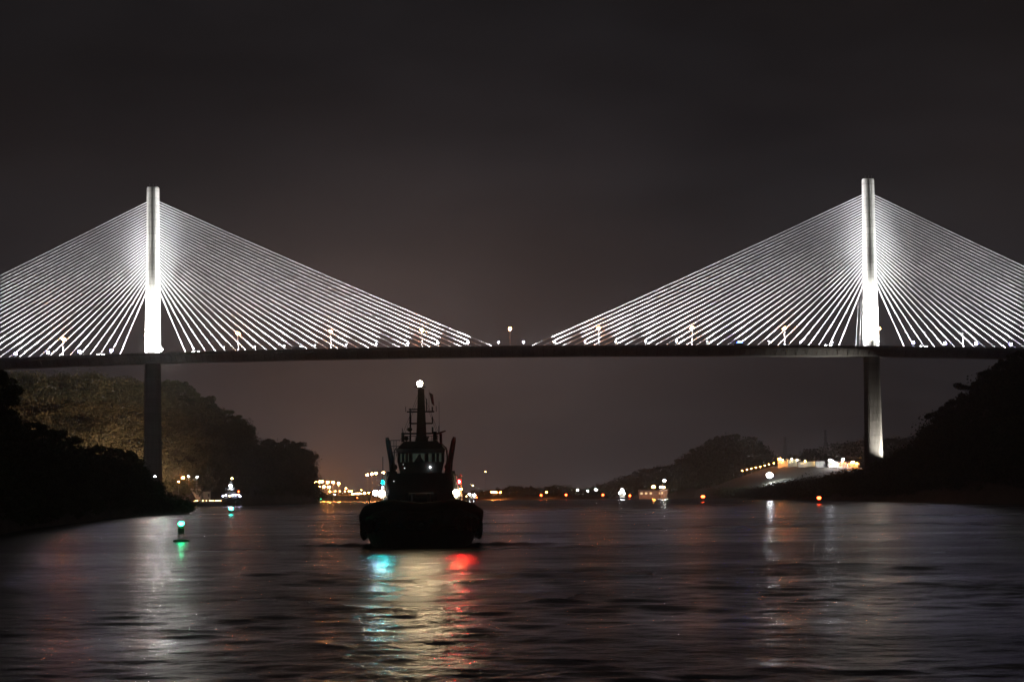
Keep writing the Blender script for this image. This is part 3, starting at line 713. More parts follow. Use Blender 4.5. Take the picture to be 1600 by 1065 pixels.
# fenders round the hull
pts = []
for y in [27, 24, 20, 16, 12, 9, 7, 5, 3.6, 2.4, 1.4, .7, .25]: pts.append((max(.9, tug_half(y)) * 1.0 + .12, y, tug_sheer(y) * .88))
loop = [(x, y, z) for x, y, z in pts] + [(0, -.35, tug_sheer(0) * .82)] + [(-x, y, z) for x, y, z in pts[::-1]]
part('bow_fender', MB().tube(loop, [.52 + .07 * math.sin(i_ * 2.4) for i_ in range(len(loop))], 9), M['rubber'], tug, smooth=True)
loop2 = [(x - .1, y, z * .52) for x, y, z in loop if x > 0] + [(0, -.1, 2.2)] + [(x + .1, y, z * .52) for x, y, z in loop if x < 0]
part('side_fender', MB().tube(loop2, .34, 8), M['rubber'], tug, smooth=True)
ty = MB().torus((0, 0, 0), .55, .27, 'Y', 14, 7).mesh('tyre_fender', M['rubber'])
for y in (1.2, 2.3, 4.0, 6.2, 9, 12, 15.2, 18.5, 22):
    for s_ in (-1, 1):
        w = tug_half(y); a = math.atan2(tug_half(y + .3) - tug_half(max(0, y - .3)), .6)
        ob('tyre_fender', ty, tug, (s_ * (w + .28), y - .1, tug_sheer(y) * .50), rot=(0, 0, s_ * (math.pi / 2 - a)))
ob('tyre_fender', ty, tug, (0.0, -.42, 2.3)); ob('tyre_fender', ty, tug, (1.1, -.2, 2.4)); ob('tyre_fender', ty, tug, (-1.1, -.2, 2.4))
# foredeck winch, bitts, rails
wn = MB().tube([(-1.3, 4.6, 5.1), (1.3, 4.6, 5.1)], .55, 12); wn.box((-1.5, 4.6, 4.8), (.3, 1.2, 1.6)); wn.box((1.5, 4.6, 4.8), (.3, 1.2, 1.6))
part('towing_winch', wn, M['dark_steel'], tug)
for s_ in (-1, 1):
    bt = MB().tube([(s_ * .8, 2.2, 3.9), (s_ * .8, 2.2, 5.5)], .18, 8); part('bollard', bt, M['dark_steel'], tug)
    rl = MB()
    for y in (6, 8, 10, 12, 14, 16): rl.tube([(s_ * tug_half(y) * .95, y, tug_sheer(y)), (s_ * tug_half(y) * .95, y, tug_sheer(y) + .9)], .035, 5)
    rl.tube([(s_ * tug_half(y) * .95, y, tug_sheer(y) + .9) for y in (6, 8, 10, 12, 14, 16)], .035, 5)
    part('railing', rl, M['dark_steel'], tug)
# deckhouse: main block, upper block
dh = MB(); dh.frustum((0, 14.5, 2.2), (7.4, 12.5, 0), (0, 14.7, 5.5), (7.2, 12, 0)); dh.frustum((0, 14.6, 5.5), (6.9, 11.0, 0), (0, 14.8, 7.75), (6.5, 10.4, 0))
part('deckhouse', dh, M['house'], tug)
for s_ in (-1, 1):      # stair towers / casings beside the house
    cs = MB(); cs.frustum((s_ * 3.35, 15.5, 3.0), (1.4, 5, 0), (s_ * 3.15, 15.7, 8.0), (1.1, 3.6, 0)); part('engine_casing', cs, M['house'], tug)
    fn = MB(); fn.tube([(s_ * 3.05, 16.2, 7.4), (s_ * 3.2, 16.2, 9.0), (s_ * 3.62, 16.2, 11.3), (s_ * 3.72, 16.2, 11.75)], [.36, .33, .26, .17], 10)
    part('exhaust_funnel', fn, M['dark_steel'], tug, smooth=True)
    # side-light screens
    sl = MB(); sl.box((s_ * 3.95, 12.2, 6.1), (.7, 1.2, .12)); sl.box((s_ * 3.72, 12.4, 6.9), (.06, 2.2, 1.5)); sl.box((s_ * 4.08, 12.2, 6.8), (.46, .45, .46)); part('side_lamp_screen', sl, M['rubber'], tug)
for z in (5.55, 7.8):
    for s_ in (-1, 1):
        rl = MB(); yy = (9.2, 11, 13, 15, 17, 19.5); xx = 3.55 if z < 6 else 3.2
        for y in yy: rl.tube([(s_ * xx, y, z), (s_ * xx, y, z + 1.0)], .03, 5)
        for h in (.5, 1.0): rl.tube([(s_ * xx, yy[0], z + h), (s_ * xx, yy[-1], z + h)], .025, 5)
        part('railing', rl, M['dark_steel'], tug)
# wheelhouse with see-through window bands
WH0, WH1 = 10.6, 15.4      # front / back
wl = MB(); wl.frustum((0, 13, 7.75), (4.5, 4.9, 0), (0, 13, 8.95), (5.0, 5.2, 0)); part('wheelhouse_wall', wl, M['house'], tug)
rf = MB(); rf.frustum((0, 13, 9.95), (5.1, 5.4, 0), (0, 13, 10.35), (5.3, 5.7, 0)); rf.frustum((0, 13, 10.35), (5.2, 5.6, 0), (0, 13, 11.2), (3.6, 3.8, 0)); part('wheelhouse_roof', rf, M['house'], tug)
for (xs, yq) in (((-2.42, -1.15, .72, 1.45, 2.42), 10.52), ((-2.4, -1.95, -1.55, -1.12, .62, 1.35, 1.85, 2.4), 15.48)):
    for xq in xs:
        wd = .16 if yq < 12 else (.30 if abs(xq) > 1.2 else .42)
        part('window_post', MB().box((xq, yq, 9.45), (wd, .16, 1.04)), M['house'], tug)
    for a, b_ in zip(xs[:-1], xs[1:]):
        part('window_pane', MB().box(((a + b_) / 2, yq, 9.45), (b_ - a - .1, .03, 1.02)), M['glass'], tug)
for s_ in (-1, 1):
    for yq in (10.52, 12.2, 13.8, 15.48): part('window_post', MB().box((s_ * 2.46, yq, 9.45), (.14, .3, 1.03)), M['house'], tug)
    for yq in (11.36, 13.0, 14.64): part('window_pane', MB().box((s_ * 2.46, yq, 9.45), (.03, 1.3, 1.02)), M['glass'], tug)
ch = MB(); ch.frustum((-.15, 12.6, 8.9), (1.3, .5, 0), (-.2, 12.6, 9.35), (.62, .4, 0)); ch.frustum((-.18, 12.6, 9.35), (.6, .4, 0), (-.12, 12.6, 9.85), (.12, .25, 0)); part('helm_seat', ch, M['dark_steel'], tug)
# mast with yards, radar, antennas, flag
MX = .07; my = 14.0
ms = MB(); ms.frustum((MX, my, 11.15), (1.35, 1.2, 0), (MX, my, 11.9), (1.1, .95, 0)); ms.frustum((MX, my, 11.9), (1.1, .95, 0), (MX, my, 17.0), (.66, .5, 0)); part('mast', ms, M['dark_steel'], tug)
def yard(z, xa, xb, th=.13): part('yard', MB().box(((xa + xb) / 2, my, z), (xb - xa, .16, th)), M['dark_steel'], tug)
yard(14.75, -1.3, .0, .12); yard(14.48, -1.5, 1.5, .16); yard(13.2, -1.15, 1.3, .16); yard(12.1, -1.95, 2.1, .16)
for x, z0, z1, r_ in ((-1.12, 11.2, 14.85, .09), (1.3, 14.4, 15.0, .08), (1.3, 13.2, 13.9, .07), (1.3, 12.1, 12.8, .09), (2.0, 12.1, 12.9, .05), (-1.62, 14.48, 15.05, .035), (1.72, 14.48, 15.1, .035), (.66, 14.5, 15.9, .06), (2.03, 12.4, 15.6, .018), (-2.0, 12.1, 12.7, .04), (-1.95, 11.2, 12.2, .18), (1.55, 11.0, 12.3, .22), (2.2, 10.6, 12.1, .14), (-4.15, 6.4, 9.6, .045)):
    part('antenna', MB().tube([(x, my, z0), (x, my, z1)], r_, 6), M['dark_steel'], tug)
for z in (13.3, 13.55, 13.8): part('signal_lamp', MB().ball((-1.12, my, z), .14, 8, 5), M['dark_steel'], tug)
part('radar_dome', MB().ball((-1.2, my, 12.55), .30, 10, 6, (1, 1, .8)), M['dark_steel'], tug)
part('radar_scanner', MB().box((2.2, my, 12.2), (1.1, .2, .16), (0, R(-18), 0)), M['dark_steel'], tug)
part('wing_antenna', MB().tube([(2.65, 13, 7.8), (2.9, 13, 9.4), (2.75, 13, 10.5), (2.2, 13, 11.0)], .09, 6), M['dark_steel'], tug)
gr = MB()
for x in (-2.7, -2.95, -3.3): gr.tube([(x, 15.6, 9.6), (x, 15.6, 11.45)], .035, 5)
for z in (10.1, 10.8, 11.42): gr.tube([(-3.35, 15.6, z), (-2.3, 15.6, z)], .04, 5)
part('ladder_frame', gr, M['dark_steel'], tug)
fg = MB(); fv = []; nfx, nfz = 5, 7
for i in range(nfz + 1):
    for j in range(nfx + 1):
        a = j / nfx; b_ = i / nfz
        fv.append((.95 + .28 * b_ + .42 * a * (1 - .3 * b_), my + .18 * math.sin(a * 5 + b_ * 4), 16.6 - 1.25 * b_ - .25 * a))
fg.add(fv, [(i * (nfx + 1) + j, i * (nfx + 1) + j + 1, (i + 1) * (nfx + 1) + j + 1, (i + 1) * (nfx + 1) + j) for i in range(nfz) for j in range(nfx)])
fg.tube([(.93, my, 14.5), (.95, my, 16.9)], .02, 4)
part('flag', fg, M['flag'], tug)
# lamps
part('masthead_lamp', MB().ball((MX - .12, my - .1, 17.55), .30, 12, 8), M['e_mast'], tug)
part('masthead_bracket', MB().tube([(MX, my, 16.9), (MX - .05, my, 17.3)], .1, 6), M['dark_steel'], tug)
part('lamp_light_shield', MB().lathe([(.66, 0), (.66, .05)], (MX - .1, my, 17.14), 14), M['dark_steel'], tug)  # plate added under the lamp to keep its light off roof and bow
part('port_side_lamp', MB().ball((4.08, 11.9, 6.8), .17, 10, 6), M['e_port'], tug)
part('starboard_side_lamp', MB().ball((-4.08, 11.9, 6.8), .17, 10, 6), M['e_star'], tug)
part('deck_lamp', MB().ball((3.75, 10.6, 5.55), .40, 10, 6), M['e_deck'], tug)
part('deck_lamp', MB().ball((-4.25, 10.6, 5.58), .40, 10, 6), M['e_deck'], tug)
part('deck_lamp', MB().ball((-4.9, 10.6, 5.66), .30, 10, 6), M['e_deck_blue'], tug)
part('deck_lamp', MB().ball((-4.15, 11.6, 6.25), .10, 8, 5), M['e_deck_blue'], tug)
part('deck_lamp', MB().ball((1.0, 10.4, 8.35), .05, 8, 5), M['e_white'], tug)
for s_ in (-1, 1):
    ld = MB(); ld.tube([(s_ * 3.95, 10.6, 3.5), (s_ * 3.95, 10.6, 5.4)], .08, 6); ld.tube([(s_ * 4.1, 11.6, 4), (s_ * 3.9, 11.6, 7.6)], .09, 6); ld.tube([(s_ * 3.5, 10.8, 5.2), (s_ * 4.4, 10.8, 5.2)], .07, 6)
    ld.tube([(s_ * 3.5, 11.4, 7.6), (s_ * 4.0, 11.4, 6.2)], .06, 6)
    part('lamp_bracket', ld, M['house'], tug)

part('deck_lamp', MB().ball((4.3, 11.7, 6.0), .11, 8, 5), M['e_tug_fill'], tug)  # added orange fill, there only to light the ladder and casing
lt = MB()
for z in (4.4, 5.1, 5.9, 6.6, 7.3): lt.tube([(3.75, 12.75, z), (4.5, 12.75, z + .1)], .05, 5)
for x in (3.77, 4.45): lt.tube([(x, 12.8, 4.0), (x - .15, 12.8, 7.7)], .06, 5)
lt.tube([(3.75, 12.8, 4.4), (4.4, 12.8, 5.9)], .05, 5); lt.tube([(4.4, 12.8, 5.1), (3.75, 12.8, 6.6)], .05, 5)
part('boarding_ladder', lt, M['white_wall'], tug)
for s_ in (-1, 1):
    part('stay_wire', MB().tube([(MX + s_ * .2, my, 16.7), (s_ * 2.3, my, 11.2)], .018, 4), M['dark_steel'], tug)
    part('stay_wire', MB().tube([(MX + s_ * .2, my, 16.2), (s_ * 3.1, 18.5, 8.8)], .018, 4), M['dark_steel'], tug)
    part('searchlight', MB().tube([(s_ * 1.55, 11.6, 10.9), (s_ * 1.55, 11.6, 11.3)], .07, 6).ball((s_ * 1.55, 11.5, 11.52), .26, 9, 6), M['dark_steel'], tug)
    part('life_raft', MB().tube([(s_ * 2.95, 17.0, 8.5), (s_ * 2.95, 18.3, 8.5)], .36, 10), M['house'], tug)
    rr_ = MB()
    for xq in (.6, 1.2, 1.8): rr_.tube([(s_ * xq, 11.3, 11.0), (s_ * xq, 11.3, 11.75)], .028, 4)
    rr_.tube([(s_ * .3, 11.3, 11.75), (s_ * 1.85, 11.3, 11.75), (s_ * 1.85, 15, 11.75)], .028, 4); part('roof_rail', rr_, M['dark_steel'], tug)
    part('wing_lamp_post', MB().tube([(s_ * 2.95, 12.0, 7.8), (s_ * 2.85, 12.0, 10.2), (s_ * 2.6, 12, 10.6)], .07, 5), M['dark_steel'], tug)
part('horn', MB().lathe([(.05, 0), (.08, .3), (.22, .5)], (.75, 12.2, 11.2), 8), M['dark_steel'], tug)
for x, z, r_ in ((-1.75, 8.3, .06), (-1.9, 8.7, .035), (-2.9, 6.9, .05), (-3.0, 5.35, .045)): part('cabin_lamp', MB().ball((x, 10.3 if z > 8 else 9.0, z), r_, 6, 4), M['e_cabin'], tug)
# low bow-wave ridges running out from the tug
for s_ in (-1, 1):
    vs = []; NL, NWd = 24, 8
    for i in range(NL + 1):
        q = i / NL; cx = tc_.x + s_ * (4.6 + 13 * q); cyy = TUG_D + 7 + 8.5 * q; hgt = .42 * (1 - q) ** .8 * min(1, q * 6 + .3)
        for j in range(NWd + 1):
            w_ = j / NWd * 2 - 1
            vs.append((cx, cyy + w_ * 2.6, hgt * (.5 + .5 * math.cos(math.pi * w_)) * (1 + .3 * math.sin(q * 31 + w_)) - .02))
    wk = MB().add(vs, [(i * (NWd + 1) + j, i * (NWd + 1) + j + 1, (i + 1) * (NWd + 1) + j + 1, (i + 1) * (NWd + 1) + j)[::s_] for i in range(NL) for j in range(NWd)])
    tag(ob('water_wake', wk.mesh('water_wake', M['water'], True)), 'bow wave running out from the tug', 'water', kind='structure')

# ------------------------------------------------------------------ second tug, boats
t2 = copy_tree(tug)
for o_ in list(t2.children):
    if o_.name.split('.')[0] in ('starboard_side_lamp', 'window_post', 'window_pane', 'tyre_fender', 'antenna', 'railing', 'deck_lamp', 'masthead_lamp', 'port_side_lamp'):
        bpy.data.objects.remove(o_)
p = ground(362, 790.5); t2.location = (p.x, p.y, 0); t2.rotation_euler = (0, 0, R(9)); t2['label'] = 'small tug under bright white deck lamps near the moored barge'
part('masthead_lamp', MB().ball((.6, 14, 17.5), .55, 8, 6), M['e_yellow'], t2)
part('work_lamp', MB().ball((-.4, 9.5, 12.6), .9, 10, 6), M['e_white'], t2)
part('port_side_lamp', MB().ball((4.6, 9, 9.2), .45, 8, 5), M['e_red'], t2)
for x in (-5.2, -3.4, -1.0, .8, 2.6, 4.6, 5.6): part('deck_lamp', MB().ball((x, 7.5, 6.6 + .5 * math.sin(x * 3)), .42, 8, 5), M['e_yellow'] if x in (-1.0,) else M['e_deck_blue'], t2)

def workboat(px, py, label, lamps, L=14, rz=0.0, D=None):
    p = ground(px, py) if D is None else Vector((at(px, py, D).x, D, 0))
    w = thing('workboat', label, 'boat', (p.x, p.y, 0), rz)
    h = MB(); prof = [(-L / 2, .2), (-L / 2 - .3, 2.0), (L * .3, 2.2), (L / 2, 3.0), (L / 2 - 1.2, .2), (L / 2 - 2, -.6), (-L / 2 + .5, -.6)]
    h.prism(prof[::-1], 'Y', -2.2, 2.2); part('hull', h, M['hull'], w)
    c = MB(); c.frustum((0, 0, 2.1), (L * .4, 3.4, 0), (-.2, 0, 4.8), (L * .34, 3.0, 0)); c.box((-.2, 0, 4.95), (L * .4, 3.6, .25)); part('cabin', c, M['white_wall'], w)
    for q in (-.12, .0, .12): part('window', MB().box((q * L, -1.72, 3.8), (L * .07, .08, .8)), M['e_win'], w)
    part('mast', MB().tube([(0, 0, 5), (0, 0, 9)], .1, 6), M['steel'], w)
    for (x, y, z, r_, mt) in lamps: part('lamp', MB().ball((x, y, z), r_, 8, 5), M[mt], w)
    return w
workboat(738, 779, 'small workboat with a cluster of white lamps beside the tug', [(-3, -2, 6.6, 1.0, 'e_white'), (2.2, -2, 5.6, 1.15, 'e_white'), (4.6, -2, 3.4, .7, 'e_red'), (-6, -2, 4.6, .4, 'e_yellow'), (.6, -1, 15.5, .45, 'e_yellow')], 15, D=2250)
workboat(972, 779, 'workboat showing one big white lamp off the foot of the rounded hill', [(0, -2, 9.0, 1.5, 'e_white'), (-2.2, -2, 6.5, 1.0, 'e_white'), (2.0, -2, 6, .8, 'e_white')], 14, D=2180)

# ------------------------------------------------------------------ buoys and beacons
def buoy(px, py_base, mat, lamp, h, label, group=None, lr=.2, D=None):
    p = ground(px, py_base) if D is None else Vector((at(px, py_base, D).x, D, 0))
    b_ = thing('buoy', label, 'buoy', (p.x, p.y, 0), random.uniform(0, 3), group)
    part('float', MB().lathe([(.55, -.5), (.95, -.25), (.98, .16), (.8, .26), (.3, .30)], n=16), mat, b_)
    tw = MB()
    for k in range(4):
        a = math.pi / 4 + k * math.pi / 2
        tw.tube([(.45 * math.cos(a), .45 * math.sin(a), .25), (.16 * math.cos(a), .16 * math.sin(a), h - .35)], .035, 5)
    tw.lathe([(.34, h * .42), (.42, h * .5), (.42, h * .75), (.34, h * .8)], n=12)
    part('tower', tw, mat, b_)
    part('lantern', MB().lathe([(.1, h - .36), (.22, h - .3), (.24, h - .26)], n=10), M['dark_steel'], b_)
    part('lamp', MB().ball((0, 0, h), lr, 10, 6, (1.15, 1.15, .8)), lamp, b_)
    return b_
buoy(283, 846, M['green_buoy'], M['e_green'], 2.2, 'green buoy with a bright green lamp on the open water', lr=.32)
buoy(361, 803, M['green_buoy'], M['e_cyan'], 1.8, 'buoy with a turquoise lamp in front of the small tug', lr=.62)
buoy(1280, 787, M['red_buoy'], M['e_red'], 2.7, 'red lit buoy off the black hillside below the lit buildings', lr=.8)
buoy(1098.5, 783.5, M['red_buoy'], M['e_red'], 3.2, 'red lit buoy off the tip of the dark spit', lr=1.0)
def beacon(px, py, D, mat, label, group, lr=.9):
    p = at(px, py, D); b_ = thing('beacon', label, 'beacon', (p.x, D, -.5), 0, group)
    part('post', MB().lathe([(.5, 0), (.5, .8), (.16, .9), (.12, p.z + .5)], n=8), M['steel'], b_)
    part('lamp', MB().ball((0, 0, p.z + .6), lr, 8, 5), M[mat], b_)
for px, py in ((845.5, 773.3), (884.5, 773), (942, 773), (984, 774)):
    beacon(px, py, 2240, 'e_red', 'red beacon light on a post along the far shore', 'red beacons along the far shore', 1.05)
beacon(501.5, 779, 2300, 'e_green', 'green beacon light before the sodium lit quay', None, .9)
beacon(558, 777, 2300, 'e_red', 'small red beacon in front of the orange lamps', None, .6)

# ------------------------------------------------------------------ lamps ashore
def lamp_post(px, py, D, zg, mat, label, group=None, r_=.5, cat='lamp', light=None):
    p = at(px, py, D); l = thing('lamp_post', label, cat, (p.x, D, zg), 0, group)
    H = max(1.5, p.z - zg)
    part('pole', MB().tube([(0, 0, -.6), (0, 0, H)], [.16, .09], 6), M['steel'], l)
    part('lamp_head', MB().box((0, .1, H + r_ * .8 + .1), (r_ * 2.2, r_ * 1.6, .2)), M['dark_steel'], l)
    part('bulb', MB().ball((0, 0, H), r_, 8, 5, (1.1, 1.1, .8)), M[mat], l)
    if light: spot('beam', l, (0, -.4, H), light[0], light[1], light[2], .8, light[3], .3)
    return l
# yard beside the left pylon
g_yard = left_hill.pt(270, .05).z
for px, py, mt, lb in ((225, 741, 'e_white', 'white lamp by the shaded side of the pylon foot above the scrub'), (242, 744, 'e_white', 'brightest white lamp against the lit foot of the pylon'), (263.5, 744, 'e_white', 'small lone white lamp between the pylon foot and the sodium lamp'),
                       (286, 746, 'e_sodium_port', 'orange sodium lamp on a post above the yard'), (294.5, 744, 'e_white', 'white lamp on a post next to the orange sodium lamp'), (307.5, 745, 'e_white', 'white lamp on a post at the far end of the yard')):
    Dd = 1222 if px < 260 else (1418 if px == 286 else 1426)
    lamp_post(px, py, Dd, 4.0, mt, lb, None, .42 if mt != 'e_sodium_port' else .75)
# the sodium yard floodlight that reaches the hillside
hl = lamp_post(279, 752, 1285, 4.0, 'e_sodium_port', 'low sodium floodlight throwing orange light up the wooded hill', None, .4)
src = hl.location + Vector((0, 0, 14)); tg = at(105, 622, 1440)
spot('beam', hl, (0, 0, 14), tuple(tg - hl.location), 1.35e6, 80, 1.0, (1.0, .62, .42), .6)
# shed, barge with a row of lights
def shed(px, py, D, w, d, h, label, wall='white_wall', nwin=3, lit=True, z=None, rz=0.0, roof_h=1.4, group=None, name='shed'):
    p = at(px, py, D); z = p.z if z is None else z
    s_ = thing(name, label, 'building', (p.x, D, z), rz, group)
    part('wall', MB().box((0, 0, h / 2 - 1), (w, d, h + 2)), M[wall], s_)
    part('roof', MB().prism([(-d / 2 - .5, h), (d / 2 + .5, h), (0, h + roof_h)], 'X', -w / 2 - .5, w / 2 + .5), M['roof'], s_)
    for i in range(nwin):
        x = -w / 2 + w * (i + .5) / nwin
        wn_ = part('window', MB().box((x, -d / 2 - .03, h * .58), (w / nwin * .5, .1, h * .34)), M['e_win'] if lit and i != nwin // 2 else M['glass'], s_)
        part('window_frame', MB().box((x, -d / 2 - .02, h * .58 - h * .19), (w / nwin * .56, .2, .12)), M['steel'], wn_)
    part('door', MB().box((w * .42, -d / 2 - .04, 1.1), (1.1, .1, 2.2)), M['dark_steel'], s_)
    return s_
shed(280, 776, 1432, 14, 8, 4.2, 'low yard shed lit orange under the sodium lamp', nwin=3, lit=False)
shed(303, 776, 1436, 10, 8, 5.5, 'taller yard shed between the white lamp posts', nwin=2, lit=False)
shed(319, 776, 1450, 8, 6, 3.5, 'small yard hut nearest the little tug', nwin=2, lit=False)
p = at(318, 789.5, 1385); bg_ = thing('barge', 'long flat moored barge with a row of yellow deck lamps', 'barge', (p.x, 1385, 0), R(4))
part('hull', MB().prism([(-14, 2.0), (14, 2.0), (14.5, .8), (13, -.8), (-13, -.8), (-14.5, .8)][::-1], 'Y', -3.5, 3.5), M['hull'], bg_)
rl = MB()
for i in range(15): rl.tube([(-13.5 + i * 1.93, -3.3, 2), (-13.5 + i * 1.93, -3.3, 3.0)], .05, 5)
rl.tube([(-13.5, -3.3, 3.0), (13.5, -3.3, 3.0)], .05, 5); part('railing', rl, M['steel'], bg_)
for x in (-12, -10.9, -9.9, -5.6, -4.6, -3.6, -.2, 2.1, 4.3, 5.2, 6.3, 8, 9, 10, 11, 12, 13): part('deck_lamp', MB().ball((x, -3.4, 3.6), .18, 6, 4), M['e_yellow'], bg_)
# port with sodium high masts
def mast_light(px, py, D, mat, label, group, r_=.9, zg=3.0):
    p = at(px, py, D); l = thing('high_mast_lamp', label, 'lamp mast', (p.x, D, zg - 1), 0, group); H = p.z - zg + 1
    part('pole', MB().tube([(0, 0, 0), (0, 0, H)], [.35, .15], 7), M['steel'], l)
    part('crown_ring', MB().torus((0, 0, H + r_ * .5 + .2), r_ * .8, .12, 'Z', 10, 5), M['steel'], l)
    part('bulb', MB().ball((0, 0, H), r_, 8, 5, (1.1, 1.1, .9)), M[mat], l)
    if mat == 'e_port_mast': spot('beam', l, (0, 0, H - r_ - .3), (0, -3, 0), 1.4e5, 140, .8, (1, .42, .12), .5)
for px, py in ((493, 752.5), (499, 752), (503.5, 752), (512, 753), (520.5, 753), (529, 754.8), (500, 760), (506.5, 760), (514, 760.5)):
    mast_light(px, py, 2560 if py < 757 else 2530, 'e_port_mast', 'tall sodium mast lamp over the orange lit quay', 'sodium masts over the quay', 1.25)
for px, py in ((574, 741.5), (581, 740), (587.5, 739), (599, 738)):
    mast_light(px, py, 2540, 'e_sodium', 'tall pinkish mast lamp standing behind the tug in a row', 'pinkish mast lamps behind the tug', 1.4)
for px, py, mt, r_ in ((515.5, 767.5, 'e_sodium_port', .9), (540.5, 762.5, 'e_yellow', .9), (513, 773, 'e_yellow', .7), (498, 773, 'e_sodium_port', .9), (503, 772.8, 'e_sodium_port', 1.0), (522, 773, 'e_white', 1.3), (530, 774.3, 'e_white', 1.0),
                       (551, 771.5, 'e_yellow', 1.1), (554, 771, 'e_yellow', .9), (556.5, 770.8, 'e_yellow', 1.0), (559.5, 770.8, 'e_yellow', .9), (562, 770.6, 'e_yellow', 1.0), (564, 770.6, 'e_yellow', .9), (569.5, 770.2, 'e_yellow', 1.3), (576, 769.6, 'e_sodium_port', .8),
                       (545, 767, 'e_sodium_port', .6), (547.5, 767, 'e_sodium_port', .6), (549.5, 767, 'e_sodium_port', .5), (564.5, 765.5, 'e_sodium_port', .5), (524, 767, 'e_sodium_port', .5), (531, 767, 'e_sodium_port', .5), (539, 767, 'e_sodium_port', .5)):
    lamp_post(px, py, 2480, 2.0, mt, 'small lamp on a quay post beyond the wooded point', 'quay lamps beyond the wooded point', r_)
for px, py in ((479, 767), (486, 769.5), (474, 773)):
    lamp_post(px, py, 2010 + (490 - px) * -6, 2.0, 'e_sodium_port', 'orange lamp under the trees of the wooded point', 'lamps under the wooded point', .62)
for px, py, w, h, lb in ((487, 780, 16, 4, 'orange lit hut at the tip of the wooded point'), (506, 779, 22, 5, 'low quay warehouse under the sodium masts'), (540, 778, 26, 4, 'long dim quay warehouse between the lamp rows'), (565, 778, 20, 4, 'quay warehouse behind the row of yellow lamps')):
    shed(px, py, 2470 if px > 495 else 2030, w, 9, h, lb, nwin=4, lit=False, z=2.2)
for k, (px, row) in enumerate(((516, 0), (521, 0), (526, 0), (518.5, 1), (523.5, 1))):
    p = at(px, 778, 2490); cn = thing('shipping_container', 'dark shipping container stacked on the quay', 'container', (p.x, 2490, 3 + row * 2.6), 0, 'containers on the quay')
    part('body', MB().box((0, 0, 1.3), (3.6, 6, 2.55)), M['container'], cn)
    for q in (-1.2, 0, 1.2): part('door_bar', MB().tube([(q, -3.06, .2), (q, -3.06, 2.4)], .06, 5), M['steel'], cn)
# white lamps on the far shore
for px, py, r_ in ((902.5, 765.5, 1.5), (917.5, 767, 1.7), (931, 765, 2.0)):
    lamp_post(px, py, 2600, 6, 'e_white_big', 'brilliant white lamp on the far shore near the red beacons', 'white lamps on the far shore', r_ * .8)
for px, py in ((768, 768.5), (771, 768.3), (773.5, 768.5), (775.5, 768.7), (781.5, 768.8), (854, 768.5)):
    lamp_post(px, py, 2440, 4, 'e_sodium_port', 'tiny orange lamp on the dark far shore', 'tiny orange lamps on the far shore', .7)
lamp_post(758.5, 736.5, 2580, 6, 'e_yellow', 'single faint lamp high on a thin mast over the far shore', None, .5)
# dock and works at the foot of the rounded hill
shed(1020, 774, 2195, 28, 12, 5.5, 'flat works building lit under the rounded hill', wall='container', nwin=6, lit=True, z=2.5)
shed(1037, 773, 2180, 7, 7, 6, 'narrow works house beside the flat works building', wall='container', nwin=2, lit=True, z=2.5)
for px, py, mt, r_, lb in ((1021, 760, 'e_sodium_port', 1.5, 'orange lamp on the flat works building'), (1032.5, 760.5, 'e_white', 1.1, 'white lamp between the works buildings'), (1038, 750.5, 'e_white_big', 1.15, 'white lamp on the tall mast over the works'), (1037, 761, 'e_yellow', 1.2, 'yellow lamp low on the works mast')):
    lamp_post(px, py, 2165, 2.5, mt, lb, None, r_)
# brilliant work lamp on the grassy slope
sp = slope.pt(1202.5, .35)
lamp_post(1202.5, 742, sp.y, sp.z, 'e_white_big', 'brilliant white work lamp standing on the grassy slope', None, 2.5)
# lit buildings on the slope
bl = [(1226, 12, 7, 5.0, 'first white building at the top of the lit road', True, 'e_yellow'), (1240, 11, 7, 5.5, 'brightest white building with a tall front on the slope', True, 'e_deck'), (1264, 20, 8, 3.6, 'long low white building in the middle of the row', True, 'e_yellow'),
      (1281, 8, 6, 4.4, 'small dim building at the end of the low white one', False, None), (1304, 11, 7, 4.2, 'building under a blue white lamp', True, 'e_white'), (1319, 12, 7, 4.0, 'building with a bright porch between two lamps', True, 'e_sodium_port'), (1333, 10, 6, 3.8, 'last building glowing orange red on the slope', True, 'e_sodium_port')]
for px, w, d, h, lb, lit, lm in bl:
    q = slope.pt(px, .98)
    b_ = shed(px, 724, q.y, w, d, h, lb, nwin=3, lit=lit, z=q.z, name='slope_building', roof_h=1.0)
    if lm: part('wall_lamp', MB().ball((-w * .2, -d / 2 - 1.6, h + .5), .6, 8, 5), M[lm], b_); part('wall_lamp', MB().ball((w * .25, -d / 2 - 1.6, h - .4), .55, 8, 5), M[lm], b_)
for px, py, mt, r_, lb in ((1218, 717, 'e_sodium_port', 1.1, 'orange lamp where the lit road meets the buildings'), (1297, 718.5, 'e_flood_big', 1.0, 'blue white lamp post at the gap in the row of buildings'), (1317, 717.5, 'e_white', 1.0, 'white lamp post by the porch building'), (1333, 721.5, 'e_sodium_port', 1.1, 'orange lamp post by the last building')):
    q = slope.pt(px, .9); lamp_post(px, py, q.y, q.z, mt, lb, None, r_)
for i in range(9):
    px = 1160 + i * 7; q = slope.pt(px, 1.0)
    lamp_post(px, 735 - i * 1.65, q.y, q.z, 'e_sodium_port', 'small orange lamp along the road climbing to the lit buildings', 'lamps along the climbing road', .34)
